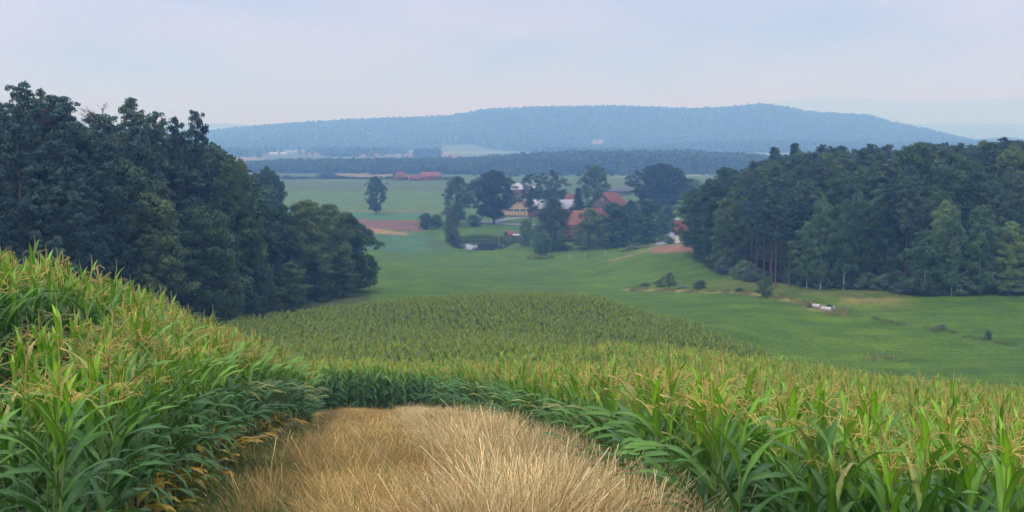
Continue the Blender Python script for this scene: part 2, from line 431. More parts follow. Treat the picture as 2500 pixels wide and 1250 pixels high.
# ------------------------------------------------------------------ ground sheet
def fbm(x, y, s, seed=0):
    r = np.random.default_rng(seed); v = 0; a = 1.0
    for o in range(5):
        for k in range(3):
            th = r.uniform(0, 2 * math.pi); ph = r.uniform(0, 6.28)
            f = 2 ** o / s * r.uniform(0.8, 1.25)
            v = v + a * np.sin((x * math.cos(th) + y * math.sin(th)) * f * 2 * math.pi + ph) / 3
        a *= 0.6
    return v
def ground_color(x, Y):
    p = bearing(x, Y)
    n1 = fbm(x, Y, 60, 1); n2 = fbm(x, Y, 14, 2); n3 = fbm(x, Y * 0.25, 9, 3)
    c = np.empty((len(x), 3))
    G = np.array([0.062, 0.132, 0.012]); G2 = np.array([0.098, 0.172, 0.012]); G3 = np.array([0.036, 0.090, 0.014])
    mow = np.sin((Y - 0.25 * x + 3 * n1) * 2 * math.pi / 11.0)
    t = np.clip(0.5 + 0.30 * n1 + 0.18 * n3 + 0.2 * mow, 0, 1)[:, None]
    c[:] = G3 * (1 - t) + G2 * t
    c = c * 0.55 + G * 0.45
    def put(mask, colr, soft=1.0):
        k = np.clip(mask, 0, 1)[:, None] * soft
        c[:] = c * (1 - k) + np.array(colr) * k
    def band(v, a, b, s):
        return np.minimum((v - a) / s, (b - v) / s)
    # olive dry grass towards the forest foot and along the ditch
    dl = np.interp(p, [1500, 1560, 1700, 1890, 2010, 2200, 2500], [262, 258, 232, 205, 192, 172, 152])
    put(np.minimum(band(Y, dl - 5 + n2, dl + 5 + n2, 3), band(p, 1520, 2080, 12)), (0.30, 0.235, 0.10), 0.8)
    put(np.minimum(band(Y, dl - 1, dl + 1.5, 2), band(p, 2080, 2600, 20)), (0.12, 0.14, 0.07), 0.6)
    put(np.minimum(band(Y, dl + 4, 260, 12), band(p, 1690, 2260, 40)) * np.clip(0.6 + 0.5 * n2, 0, 1), (0.155, 0.165, 0.055), 0.65)
    put(np.minimum(band(Y, 196, 204, 3), band(p, 2050, 2260, 30)) * np.clip(0.7 + 0.7 * n2, 0, 1), (0.28, 0.20, 0.09), 0.8)
    # furrows and old wheel tracks
    put(np.minimum(band(Y, 350 + 2 * n2, 356 + 2 * n2, 2), band(p, 1040, 1340, 20)), (0.045, 0.075, 0.025), 0.7)
    put(np.minimum(band(Y, 300 + n2, 303 + n2, 1.5), band(p, 900, 1400, 60)), (0.05, 0.085, 0.02), 0.45)
    put(np.minimum(band(Y, 222 - (p - 1560) * 0.12, 224 - (p - 1560) * 0.12, 1.2), band(p, 1540, 1900, 40)), (0.06, 0.10, 0.02), 0.5)
    # dry streaks on the knoll
    put(np.minimum(band(Y, 318 + (p - 1500) * 0.08, 330 + (p - 1500) * 0.08, 4), band(p, 1480, 1640, 20)), (0.20, 0.19, 0.07), 0.7)
    put(np.minimum(band(Y, 318 - (p - 1600) * 0.06, 342, 3), band(p, 1585, 1710, 10)), (0.21, 0.125, 0.08))
    # grass under the left trees, dull
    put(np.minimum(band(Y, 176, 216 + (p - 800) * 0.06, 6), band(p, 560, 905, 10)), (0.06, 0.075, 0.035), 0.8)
    # hollow, darker
    put(np.clip(1 - ((p - 1060) / 45) ** 2 - ((Y - 440) / 22) ** 2, 0, 1), (0.055, 0.085, 0.045), 0.9)
    # bluish green young crop left of the pond
    put(np.minimum(band(Y, 400, 480, 10), band(p, 700, 1060, 25)), (0.055, 0.135, 0.075), 0.8)
    put(np.minimum(band(Y, 473 - (p - 880) * 0.03, 502 - np.clip(p - 890, 0, 200) * 0.2 + n2, 2), band(p, 700, 1000, 12)), (0.25, 0.17, 0.085))
    put(np.minimum(band(Y, 497 - np.clip(p - 890, 0, 200) * 0.1 + n2, 548 - np.clip(p - 860, 0, 300) * 0.05 + n2, 2), band(p, 700, 1040 + n2 * 10, 12)), (0.15, 0.088, 0.072))
    put(np.minimum(band(Y, 548, 596, 2), band(p, 500, 1070, 5)), (0.06, 0.15, 0.065))
    put(np.minimum(band(Y, 592, 604, 2), band(p, 500, 1075, 5)), (0.20, 0.13, 0.09))
    # far fields
    put(band(Y, 604, 760, 3) * (p < 1260), (0.085, 0.15, 0.045))
    put(band(Y, 604, 760, 3) * (p > 1260) * (Y > 640), (0.07, 0.13, 0.045))
    put(band(Y, 770, 985, 3), (0.075, 0.115, 0.055))
    put(np.minimum(band(Y, 900, 1130, 8), band(p, -400, 900, 10)) * (fbm(x, Y, 160, 9) > -0.1), (0.085, 0.14, 0.07))
    # valley beyond, mixed fields
    put((Y > 1130) * 1.0, (0.07, 0.11, 0.05))
    put(np.minimum((Y > 1130), fbm(x, Y * 0.35, 420, 5) > 0.25), (0.15, 0.20, 0.09))
    put(np.minimum((Y > 1130), fbm(x, Y * 0.35, 380, 6) > 0.45), (0.19, 0.165, 0.09))
    # hill floor below the woods
    put((Y > 3150) * 1.0, (0.035, 0.06, 0.035))
    put(clearing(p, Y, 0) * 1.0, (0.085, 0.125, 0.06)); put(clearing(p, Y, 1) * 1.0, (0.22, 0.16, 0.12))
    put((Y > 5000) * 1.0, (0.03, 0.055, 0.035))
    # soil under the maize, track
    l, r, f = in_maize(x, Y)
    put((l | r | f) * 1.0, (0.045, 0.040, 0.022))
    put(f * (Y > 100) * 1.0, (0.05, 0.075, 0.025))
    tr = (Y < 62) & ~(l | r | f)
    put(tr * 1.0, (0.085, 0.075, 0.035))
    lane = np.abs(x - (edgeL(Y) + 1.0)) < 1.0
    put((tr & lane) * 1.0, (0.035, 0.06, 0.022))
    # forest floors
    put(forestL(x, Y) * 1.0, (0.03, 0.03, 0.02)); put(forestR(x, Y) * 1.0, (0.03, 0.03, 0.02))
    return c
def clearing(p, Y, k):
    if k == 0: return (p > 1075) & (p < 1280 - (Y - 2900) * 0.3) & (Y > 2850) & (Y < 3330)
    return (p > 1438 + 6 * np.sin(Y / 37)) & (p < 1482 + 5 * np.sin(Y / 23)) & (Y > 3040) & (Y < 3420)
def forestL(x, Y):
    p = bearing(x, Y)
    front = np.interp(p, [-800, 0, 300, 480, 610, 640], [92, 100, 122, 142, 162, 172])
    return (Y > front) & (Y < 255) & (p < 588)
def frontR(p):
    return np.interp(p, [1660, 1690, 1750, 1850, 2000, 2130, 2250, 2500, 3100], [330, 305, 270, 242, 216, 212, 202, 201, 190])
def forestR(x, Y):
    p = bearing(x, Y)
    return (Y > frontR(p)) & (Y < 330) & (p > 1725 + np.maximum(0, Y - 305) * 0.8)

def build_ground():
    nr, nc = 960, 520
    R = np.exp(np.linspace(math.log(1.2), math.log(20000), nr)) - 8.0
    t = np.linspace(-1, 1, nc)
    U = 0.47 * t + 2.2 * np.sign(t) * np.clip(np.abs(t) - 0.88, 0, 1) ** 1.6 * 8
    YY = np.repeat(R, nc); UU = np.tile(U, nr)
    XX = UU * (YY + 8.0)
    ZZ = ground(XX, YY)
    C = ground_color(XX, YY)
    V = np.stack([XX, YY, ZZ], 1)
    i = np.arange(nr - 1)[:, None] * nc + np.arange(nc - 1)[None]
    Q = np.stack([i, i + 1, i + nc + 1, i + nc], -1).reshape(-1, 4)
    m, tt, n, l = new_mat('ground cover')
    a = n('ShaderNodeAttribute'); a.attribute_name = 'col'
    pos = geopos(tt)
    fine = noise(tt, 1.7, 6, 0.65, pos)
    mid = noise(tt, 0.12, 5, 0.6, pos)
    mp = n('ShaderNodeMapping'); mp.inputs['Scale'].default_value = (0.05, 0.6, 0.2); mp.inputs['Rotation'].default_value = (0, 0, 0.12)
    l(pos, mp.inputs['Vector'])
    streak = noise(tt, 1.0, 4, 0.6, mp.outputs[0])
    c = mixc(tt, a.outputs['Color'], ramp(tt, fine, [(0.3, (0.58, 0.62, 0.60)), (0.7, (1.42, 1.38, 1.3))]), 1.0, 'MULTIPLY')
    c = mixc(tt, c, ramp(tt, mid, [(0.32, (0.74, 0.80, 0.86)), (0.68, (1.28, 1.18, 1.0))]), 1.0, 'MULTIPLY')
    c = mixc(tt, c, ramp(tt, streak, [(0.35, (0.86, 0.88, 0.9)), (0.65, (1.12, 1.1, 1.05))]), 1.0, 'MULTIPLY')
    finish(tt, c, 0.9, 0, 0.1, fine, 0.6, 0.15)
    cut = int(np.searchsorted(R, 2500))
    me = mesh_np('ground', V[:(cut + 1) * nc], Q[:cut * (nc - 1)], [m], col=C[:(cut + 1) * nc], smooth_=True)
    tag(link('ground', me), kind='structure', label='rolling green meadows and fields of the valley')
    me = mesh_np('hills', V[cut * nc:], Q[cut * (nc - 1):] - cut * nc, [m], col=C[cut * nc:], smooth_=True)
    tag(link('hills', me), kind='structure', label='long hazy blue hills on the horizon')
build_ground()

# ------------------------------------------------------------------ instancer for stuff
def scatter(name, P, ROT, SC, VAR, protos, label, group=None):
    """one object: the meshes in protos set out on the points P (geometry nodes)"""
    me = bpy.data.meshes.new(name)
    P = np.asarray(P, np.float32)
    me.vertices.add(len(P)); me.vertices.foreach_set('co', P.ravel())
    for nm, arr, ty in (('rot', ROT, 'FLOAT_VECTOR'), ('scl', SC, 'FLOAT_VECTOR')):
        at = me.attributes.new(nm, ty, 'POINT'); at.data.foreach_set('vector', np.asarray(arr, np.float32).ravel())
    at = me.attributes.new('kindno', 'INT', 'POINT'); at.data.foreach_set('value', np.asarray(VAR, np.int32))
    o = link(name, me)
    g = bpy.data.node_groups.new(name + ' scatter', 'GeometryNodeTree')
    g.interface.new_socket('Geometry', in_out='INPUT', socket_type='NodeSocketGeometry')
    g.interface.new_socket('Geometry', in_out='OUTPUT', socket_type='NodeSocketGeometry')
    n = g.nodes.new; l = g.links.new
    gi = n('NodeGroupInput'); go = n('NodeGroupOutput')
    mp = n('GeometryNodeMeshToPoints'); l(gi.outputs[0], mp.inputs[0])
    def na(nm, ty):
        k = n('GeometryNodeInputNamedAttribute'); k.data_type = ty; k.inputs[0].default_value = nm
        return k.outputs[0]
    kk = na('kindno', 'INT'); rr = na('rot', 'FLOAT_VECTOR'); ss = na('scl', 'FLOAT_VECTOR')
    er = n('FunctionNodeEulerToRotation'); l(rr, er.inputs[0])
    j = n('GeometryNodeJoinGeometry')
    for i, pm in enumerate(protos):
        po = bpy.data.objects.new(pm.name, pm)            # never linked to the scene
        oi = n('GeometryNodeObjectInfo'); oi.inputs[0].default_value = po; oi.inputs[1].default_value = False
        cmpn = n('FunctionNodeCompare'); cmpn.data_type = 'INT'; cmpn.operation = 'EQUAL'
        l(kk, cmpn.inputs[2]); cmpn.inputs[3].default_value = i
        ip = n('GeometryNodeInstanceOnPoints')
        l(mp.outputs[0], ip.inputs['Points']); l(cmpn.outputs[0], ip.inputs['Selection'])
        l(oi.outputs['Geometry'], ip.inputs['Instance'])
        l(er.outputs[0], ip.inputs['Rotation']); l(ss, ip.inputs['Scale'])
        l(ip.outputs[0], j.inputs[0])
    l(j.outputs[0], go.inputs[0])
    md = o.modifiers.new('scatter', 'NODES'); md.node_group = g
    tag(o, label, None, group, 'stuff')
    return o

# ------------------------------------------------------------------ maize
def blade(mb, base, az, L, W, a0, a1, n, col0, col1, twist=0.0, fold=0.3, m=0, r=None, wav=0.0):
    """one maize leaf: strap with a folded midrib, rising at a0 from the vertical and bending over to a1"""
    s = np.linspace(0, 1, n + 1)
    ang = a0 + (a1 - a0) * s ** 1.6
    ds = L / n
    hx = np.concatenate([[0], np.cumsum(np.sin((ang[:-1] + ang[1:]) / 2) * ds)])
    hz = np.concatenate([[0], np.cumsum(np.cos((ang[:-1] + ang[1:]) / 2) * ds)])
    sway = twist * L * s ** 2
    C = np.stack([hx, sway, hz], 1)
    wd = W * 0.5 * np.clip(np.minimum(1.0, 0.45 + s * 3.0) * (1 - s ** 2.6) ** 0.8, 0.03, 1)
    nrm = np.stack([-np.cos(ang), 0 * s, np.sin(ang)], 1)
    side = np.array([0, 1.0, 0])
    roll = twist * 1.6 * s
    sd_ = side[None] * np.cos(roll)[:, None] + nrm * np.sin(roll)[:, None]
    wv = wav * np.sin(s * 14 + base[2] * 9)[:, None] * nrm * W
    Lf = C + sd_ * wd[:, None] + nrm * (wd * fold)[:, None] + wv
    Rt = C - sd_ * wd[:, None] + nrm * (wd * fold)[:, None] - wv
    V = np.stack([Lf, C, Rt], 1).reshape(-1, 3)
    ca, sa = math.cos(az), math.sin(az)
    V = np.stack([V[:, 0] * ca - V[:, 1] * sa, V[:, 0] * sa + V[:, 1] * ca, V[:, 2]], 1) + np.asarray(base)
    Q = []
    for i in range(n):
        b = i * 3
        Q += [(b, b + 1, b + 4, b + 3), (b + 1, b + 2, b + 5, b + 4)]
    cc = np.asarray(col0)[None] * (1 - s[:, None]) + np.asarray(col1)[None] * s[:, None]
    cc = np.repeat(cc, 3, 0).reshape(-1, 3, 3)
    cc[:, 1] = cc[:, 1] * 1.5 + 0.02                      # pale midrib
    mb.add(V, Q, m, cc.reshape(-1, 3))
def maize(seed, lod=0, edge=False, H=2.15):
    r = random.Random(seed)
    st, lf, ts = MB(), MB(), MB()
    bend = r.uniform(-0.05, 0.05)
    def cx(z): return bend * (z / H) ** 2
    zs = np.linspace(0, H, 6 if lod == 0 else 3)
    dk = np.array([0.13, 0.20, 0.06])
    st.tube([(cx(z), 0, z) for z in zs], np.interp(zs, [0, H], [0.016, 0.006]), 6 if lod == 0 else 3,
            c=np.stack([dk * (0.8 + 0.5 * z / H) + np.array([0.05, 0.02, 0]) * (1 - z / H) for z in zs]))
    nl = (12, 9, 6)[lod]
    seg = (7, 4, 3)[lod]
    wmul = (1, 1.15, 1.6)[lod]
    az0 = r.uniform(-0.3, 0.3)
    for i in range(nl):
        t = i / (nl - 1)
        z = 0.12 + (H - 0.17) * t
        if lod == 2: z = 0.7 + (H - 0.75) * t
        Lh = (0.50 + 0.46 * math.sin(math.pi * min(1, 0.12 + t * 0.86))) * r.uniform(0.88, 1.12)
        Lh *= 1.0 if t < 0.8 else 1.0 - 1.3 * (t - 0.8)
        a0 = math.radians(np.interp(t, [0, 0.6, 1], [50, 26, 10]) * r.uniform(0.8, 1.2))
        a1 = math.radians(np.interp(t, [0, 0.5, 0.8, 1], [165, 140, 75, 32]) * r.uniform(0.72, 1.15))
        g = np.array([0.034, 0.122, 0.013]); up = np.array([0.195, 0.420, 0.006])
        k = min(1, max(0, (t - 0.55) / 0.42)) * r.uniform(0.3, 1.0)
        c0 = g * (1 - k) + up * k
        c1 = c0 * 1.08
        if lod == 2: c0 = c0 * np.array([0.86, 0.70, 0.9]); c1 = c1 * np.array([0.86, 0.70, 0.9])
        if r.random() < 0.05: c1 = c1 * 0.5 + np.array([0.40, 0.32, 0.10]) * 0.5
        if edge and t < 0.25:
            yl = np.array([0.80, 0.44, 0.010]) if r.random() < 0.8 else np.array([0.30, 0.17, 0.07])
            q = r.uniform(0.35, 1.0) * min(1, (0.42 - t) / 0.2)
            c1 = c1 * (1 - q) + yl * q; c0 = c0 * (1 - q * 0.4) + yl * q * 0.4; Lh *= r.uniform(0.75, 1.1)
        elif not edge and r.random() < 0.035:
            c1 = np.array([0.38, 0.30, 0.10])
        az = az0 + (math.pi if i % 2 else 0) + r.uniform(-0.45, 0.45)
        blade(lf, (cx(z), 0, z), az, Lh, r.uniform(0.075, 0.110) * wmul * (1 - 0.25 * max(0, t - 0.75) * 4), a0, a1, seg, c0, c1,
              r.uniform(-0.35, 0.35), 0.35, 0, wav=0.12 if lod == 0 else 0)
    # tassel: a stiff spike with arching side branches
    tan_ = np.array([0.64, 0.52, 0.17]) if r.random() < 0.82 else np.array([0.52, 0.32, 0.14])
    if lod == 2: tan_ = tan_ * 0.7
    sp = r.uniform(0.36, 0.48)
    rad = (0.0052, 0.0080, 0.0075)[lod]
    ts.tube([(cx(H), 0, H - 0.05), (cx(H) + 0.01, 0, H + sp * 0.6), (cx(H) + r.uniform(-.03, .03), r.uniform(-.03, .03), H + sp)],
            [rad, rad * 1.25, rad * 0.5], 3, c=tan_ * 0.85)
    for i in range((9, 5, 3)[lod]):
        a = r.uniform(0, 6.283); ln = r.uniform(0.18, 0.30); z0 = H + r.uniform(0.0, 0.10)
        sp0 = r.uniform(0.35, 0.9)
        P = [(cx(H), 0, z0)]
        for s in (0.4, 0.75, 1.0):
            an = sp0 + s * r.uniform(0.5, 1.3)
            rr_ = ln * s * math.sin(an); P.append((cx(H) + rr_ * math.cos(a), rr_ * math.sin(a), z0 + ln * s * math.cos(an * 0.9)))
        if lod: P = [P[0], P[2], P[3]]
        ts.tube(P, np.linspace(rad * 0.75, rad * 0.6, len(P)), 3, c=tan_ * r.uniform(0.85, 1.15))
    if lod == 0:
        return (st.mesh('maize_stalk', [MAT['stalk']], True, True), lf.mesh('maize_leaves', [MAT['leaf']], True, True), ts.mesh('maize_tassel', [MAT['tassel']], True, True))
    al = MB()
    for k, b in enumerate((st, lf, ts)):
        for V, Q, C in zip(b.V, b.Q, b.C):
            pass
        V = np.concatenate(b.V); Q = np.concatenate(b.Q); C = np.concatenate(b.C)
        al.add(V, Q, k, C)
    return al.mesh('maize', [MAT['stalk'], MAT['leaf'], MAT['tassel']], True, True)
def rows_side(edge, y0, y1, depth, sgn):
    X, Y = [], []
    k = 0
    while 0.2 + 0.75 * k < depth:
        ys = np.arange(y0, y1, 0.205) + rng.uniform(-0.05, 0.05, len(np.arange(y0, y1, 0.205)))
        X.append(edge(ys) + sgn * (0.2 + 0.75 * k) + rng.normal(0, 0.05, len(ys))); Y.append(ys)
        k += 1
    return np.concatenate(X), np.concatenate(Y)
def build_maize():
    xl, yl = rows_side(edgeL, 9.3, 60, 32, -1)
    edl = (edgeL(yl) - xl) < 1.1
    l, r, f = in_maize(xl, yl)
    k = l & (xl > -0.47 * yl - 4)
    xl, yl, edl = xl[k], yl[k], edl[k]
    xr, yr = rows_side(edgeR, 10.0, 58, 45, 1)
    edr = (xr - edgeR(yr)) < 1.0
    k = (xr < 0.46 * yr + 3)
    xr, yr, edr = xr[k], yr[k], edr[k]
    # the big field beyond, rows running away from the viewer
    X, Y = [], []
    ca, sa = math.cos(0.10), math.sin(0.10)
    for c in np.arange(-60, 110, 0.75):
        t = np.arange(50, 185, 0.24)
        t = t + rng.uniform(-0.07, 0.07, len(t))
        X.append(c * ca - (t - 100) * sa * 1.0 - 4 + rng.normal(0, 0.12, len(t))); Y.append(t)
    xf, yf = np.concatenate(X), np.concatenate(Y)
    l, r, f = in_maize(xf, yf)
    k = f & (xf < 0.46 * yf + 2) & (xf > -0.47 * yf)
    thin_ = (yf > 100) & (rng.random(len(yf)) < 0.25)
    k &= ~thin_
    xf, yf = xf[k], yf[k]
    x = np.concatenate([xl, xr, xf]); y = np.concatenate([yl, yr, yf])
    ed = np.concatenate([edl, edr & False, np.zeros(len(xf), bool)])
    edn = np.concatenate([edl, edr, yf - wallY(xf) < 1.0])
    side = np.concatenate([np.zeros(len(xl)), np.ones(len(xr)), np.ones(len(xf)) * 2])
    k = rng.random(len(x)) > 0.09
    x, y, ed, side, edn = x[k], y[k], ed[k], side[k], edn[k]
    dpt = np.where(side == 0, edgeL(y) - x, 0)
    gap = (side == 0) & (dpt > 2.3) & (dpt < 3.4) & (y < 24)
    x, y, ed, side, edn, dpt = x[~gap], y[~gap], ed[~gap], side[~gap], edn[~gap], dpt[~gap]
    z = ground(x, y)
    patch = fbm(x, y, 22, 11)
    sc_ = 1.0 + 0.07 * patch + rng.normal(0, 0.065, len(x))
    sc_ = np.where(side == 0, np.where(dpt > 3, 1.0, 0.90) * sc_, sc_)
    sc_ = np.where(y > 95, 1 + (sc_ - 1) * 0.35, sc_)
    # leaves of the outer plants reach out over the track, the rest stand at any angle
    rz = rng.uniform(0, 2 * math.pi, len(x))
    rz[edn & (side < 2)] = rng.normal(0, 0.75, int((edn & (side < 2)).sum()))
    tl = rng.normal(0, 0.045, (len(x), 2))
    tl[side == 0, 1] += 0.07
    ed &= rng.random(len(x)) < np.interp(y, [8, 16, 30], [0.35, 0.8, 1.0])
    prot = [maize(100 + i, 0, i < 3) for i in range(6)]
    # which plants show largest: the nearest whose tops lie inside the frame
    d = np.sqrt(x * x + y * y + z * z)
    zt = z + 2.2
    yy = y * CT - zt * ST; dd = y * ST + zt * CT
    px = 1250 + F * x / yy; py = 625 - F * dd / yy
    zb = z + 1.2
    pyb = 625 - F * (y * ST + zb * CT) / (y * CT - zb * ST)
    vis = (px > -10) & (px < 2510) & (py < 1245) & (side < 2)
    score = np.where(vis, d, 1e9)
    depth_in = np.where(side == 0, edgeL(y) - x, x - edgeR(y))
    score = score + np.where(side == 0, np.clip(depth_in - 1.2, 0, 3) * 1.2, 0)
    order = np.argsort(score)[:300]
    near = np.zeros(len(x), bool); near[order] = True
    for i in order:
        if side[i] == 0 and ed[i]:
            v = int(rng.integers(0, 3)); lab = 'maize plant with yellowed lower leaves edging the left-hand field beside the track'
            gr = 'maize plants along the left edge of the track'
        elif side[i] == 0:
            v = int(rng.integers(3, 6)); lab = 'tall green maize plant standing in the nearest inner rows of the left-hand maize field'
            gr = 'maize plants in the near rows of the left field'
        else:
            v = int(rng.integers(3, 6)); lab = 'green maize plant with tan tassel in the nearest rows of the right-hand maize field'
            gr = 'maize plants in the near rows of the right field'
        t = thing('maize_plant', (x[i], y[i], z[i] - 0.02), lab, 'maize plant', gr, 0, (sc_[i],) * 3)
        t.rotation_euler = (tl[i, 0], tl[i, 1], rz[i])
        for nm, me in zip(('stalk', 'leaves', 'tassel'), prot[v]):
            link(nm, me, t)
    k = ~near
    X, Y, Z = x[k], y[k], z[k]
    D = np.sqrt(X * X + Y * Y)
    P1 = [maize(200 + i, 1, i < 4) for i in range(9)]
    P2 = [maize(300 + i, 2) for i in range(4)]
    var = np.where(D < 75, np.where(ed[k], rng.integers(0, 4, len(X)), rng.integers(4, 9, len(X))), 9 + rng.integers(0, 4, len(X)))
    rot = np.stack([tl[k, 0], tl[k, 1], rz[k]], 1)
    s3 = np.repeat(sc_[k][:, None], 3, 1)
    print('maize instances', len(X))
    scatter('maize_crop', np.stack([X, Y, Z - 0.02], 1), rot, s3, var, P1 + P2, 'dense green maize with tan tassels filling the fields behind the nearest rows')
build_maize()

# ------------------------------------------------------------------ dry grass on the track
def tuft(seed, n, h, spread, tall, green, w=0.006, tone=(0.52, 0.405, 0.205)):
    r = np.random.default_rng(seed)
    mb = MB()
    for i in range(n):
        a = r.uniform(0, 2 * math.pi); rr_ = spread * math.sqrt(r.random())
        bx, by = rr_ * math.cos(a), rr_ * math.sin(a)
        H = h * r.uniform(0.55, 1.15); ln = r.uniform(0.1, 0.75) * H; da = r.uniform(0, 6.283)
        ww = w * r.uniform(0.5, 1.05)
        s = np.array([0, 0.4, 0.75, 1.0])
        P = np.stack([bx + ln * math.cos(da) * s ** 2, by + ln * math.sin(da) * s ** 2, H * (s - 0.12 * s ** 2 * ln / H)], 1)
        fa = r.uniform(0, math.pi); sd_ = np.array([math.cos(fa), math.sin(fa), 0])
        head = r.random() < tall
        wd = np.array([1, 0.9, 1.0 if not head else 1.2, 0.25 if not head else 1.8]) * ww
        base = np.array(tone) * r.uniform(0.6, 1.3)
        if r.random() < 0.25: base = np.array([0.42, 0.26, 0.10]) * r.uniform(0.8, 1.2)
        if r.random() < green: base = np.array([0.10, 0.17, 0.045]) * r.uniform(0.7, 1.3)
        V = np.stack([P - sd_ * wd[:, None], P + sd_ * wd[:, None]], 1).reshape(-1, 3)
        Q = [(2 * j, 2 * j + 1, 2 * j + 3, 2 * j + 2) for j in range(3)]
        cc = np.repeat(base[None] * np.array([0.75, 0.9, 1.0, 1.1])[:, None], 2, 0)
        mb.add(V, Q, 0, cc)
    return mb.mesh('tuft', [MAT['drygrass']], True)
def build_grass():
    pr = [tuft(i, 130, (0.66, 0.70, 0.60, 0.56)[i], 0.24, 0.3, (0.05, 0.05, 0.12, 0.12)[i], 0.0018, ((0.62, 0.47, 0.205), (0.54, 0.40, 0.16), (0.37, 0.235, 0.085), (0.28, 0.185, 0.08))[i]) for i in range(4)]            # dry, medium
    pr += [tuft(10 + i, 110, 1.0, 0.24, 0.5, 0.03, 0.0018, (0.74, 0.61, 0.34)) for i in range(3)]      # tall pale stems
    pr += [tuft(20 + i, 90, 0.24, 0.26, 0.0, 0.9, 0.0045) for i in range(3)]      # short green
    n = 21000
    y = 6.5 + 54.5 * rng.random(n) ** 1.2
    a, b = edgeL(y), edgeR(y)
    x = a + (b - a) * rng.random(n)
    # extra behind the corner, the track swings left
    n2 = 3500
    y2 = rng.uniform(46.5, 61, n2); x2 = rng.uniform(-24, -7, n2)
    x = np.concatenate([x, x2]); y = np.concatenate([y, y2])
    l, r, f = in_maize(x, y)
    k = ~(l | r | f)
    # verge inside the first maize row on the right
    x, y = x[k], y[k]
    n3 = 2600
    y3 = rng.uniform(8, 55, n3); x3 = edgeR(y3) + rng.uniform(-0.1, 0.8, n3)
    x = np.concatenate([x, x3]); y = np.concatenate([y, y3])
    z = ground(x, y)
    a, b = edgeL(y), edgeR(y)
    t = (x - a) / (b - a)
    lane = (x - a) + 0.25 * fbm(x, y, 3, 4)
    lane2 = np.abs(t - 0.60 - 0.03 * fbm(x, y, 5, 8)) < 0.085
    brown = rng.random(len(x)) < np.clip(0.42 - 0.75 * fbm(x, y, 7, 15) + np.interp(y, [0, 25, 45, 60], [-0.25, 0, 0.35, 0.3]) * (t < 0.6), 0.03, 0.97)
    var = rng.integers(0, 2, len(x)) + np.where(brown, 2, 0)
    tallz = (t > 0.66 + 0.1 * fbm(x, y, 6, 44)) & (rng.random(len(x)) < 0.8)
    var = np.where(tallz, rng.integers(4, 7, len(x)), var)
    short = (lane < 3.0) & (rng.random(len(x)) < np.clip((2.9 - lane) / 1.1, 0, 1) * np.interp(y, [0, 35, 50], [1, 0.9, 0.2]))
    short |= lane2 & (y > 14) & (y < 44) & (rng.random(len(x)) < 0.75)
    var = np.where(short, rng.integers(7, 10, len(x)), var)
    sc_ = 1.0 + 0.22 * fbm(x, y, 4, 5) + rng.normal(0, 0.1, len(x))
    sc_ = np.clip(sc_ * np.interp(y, [0, 10, 25, 40, 60], [0.9, 1.0, 0.95, 0.6, 0.35]), 0.4, 1.6)
    sc_ = np.where((lane < 1.0) & (var < 7), sc_ * 0.5, sc_)
    rot = np.stack([rng.normal(0, 0.12, len(x)) + 0.16 * fbm(x, y, 6, 33), rng.normal(0.05, 0.12, len(x)) + 0.2 * fbm(x, y, 5, 34), rng.uniform(0, 6.283, len(x))], 1)
    wide = np.interp(y, [0, 20, 60], [1, 1.1, 2.2])
    s3 = np.stack([sc_ * wide, sc_ * wide, sc_], 1)
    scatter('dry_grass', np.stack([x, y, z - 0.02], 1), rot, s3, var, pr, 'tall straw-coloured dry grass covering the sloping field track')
build_grass()

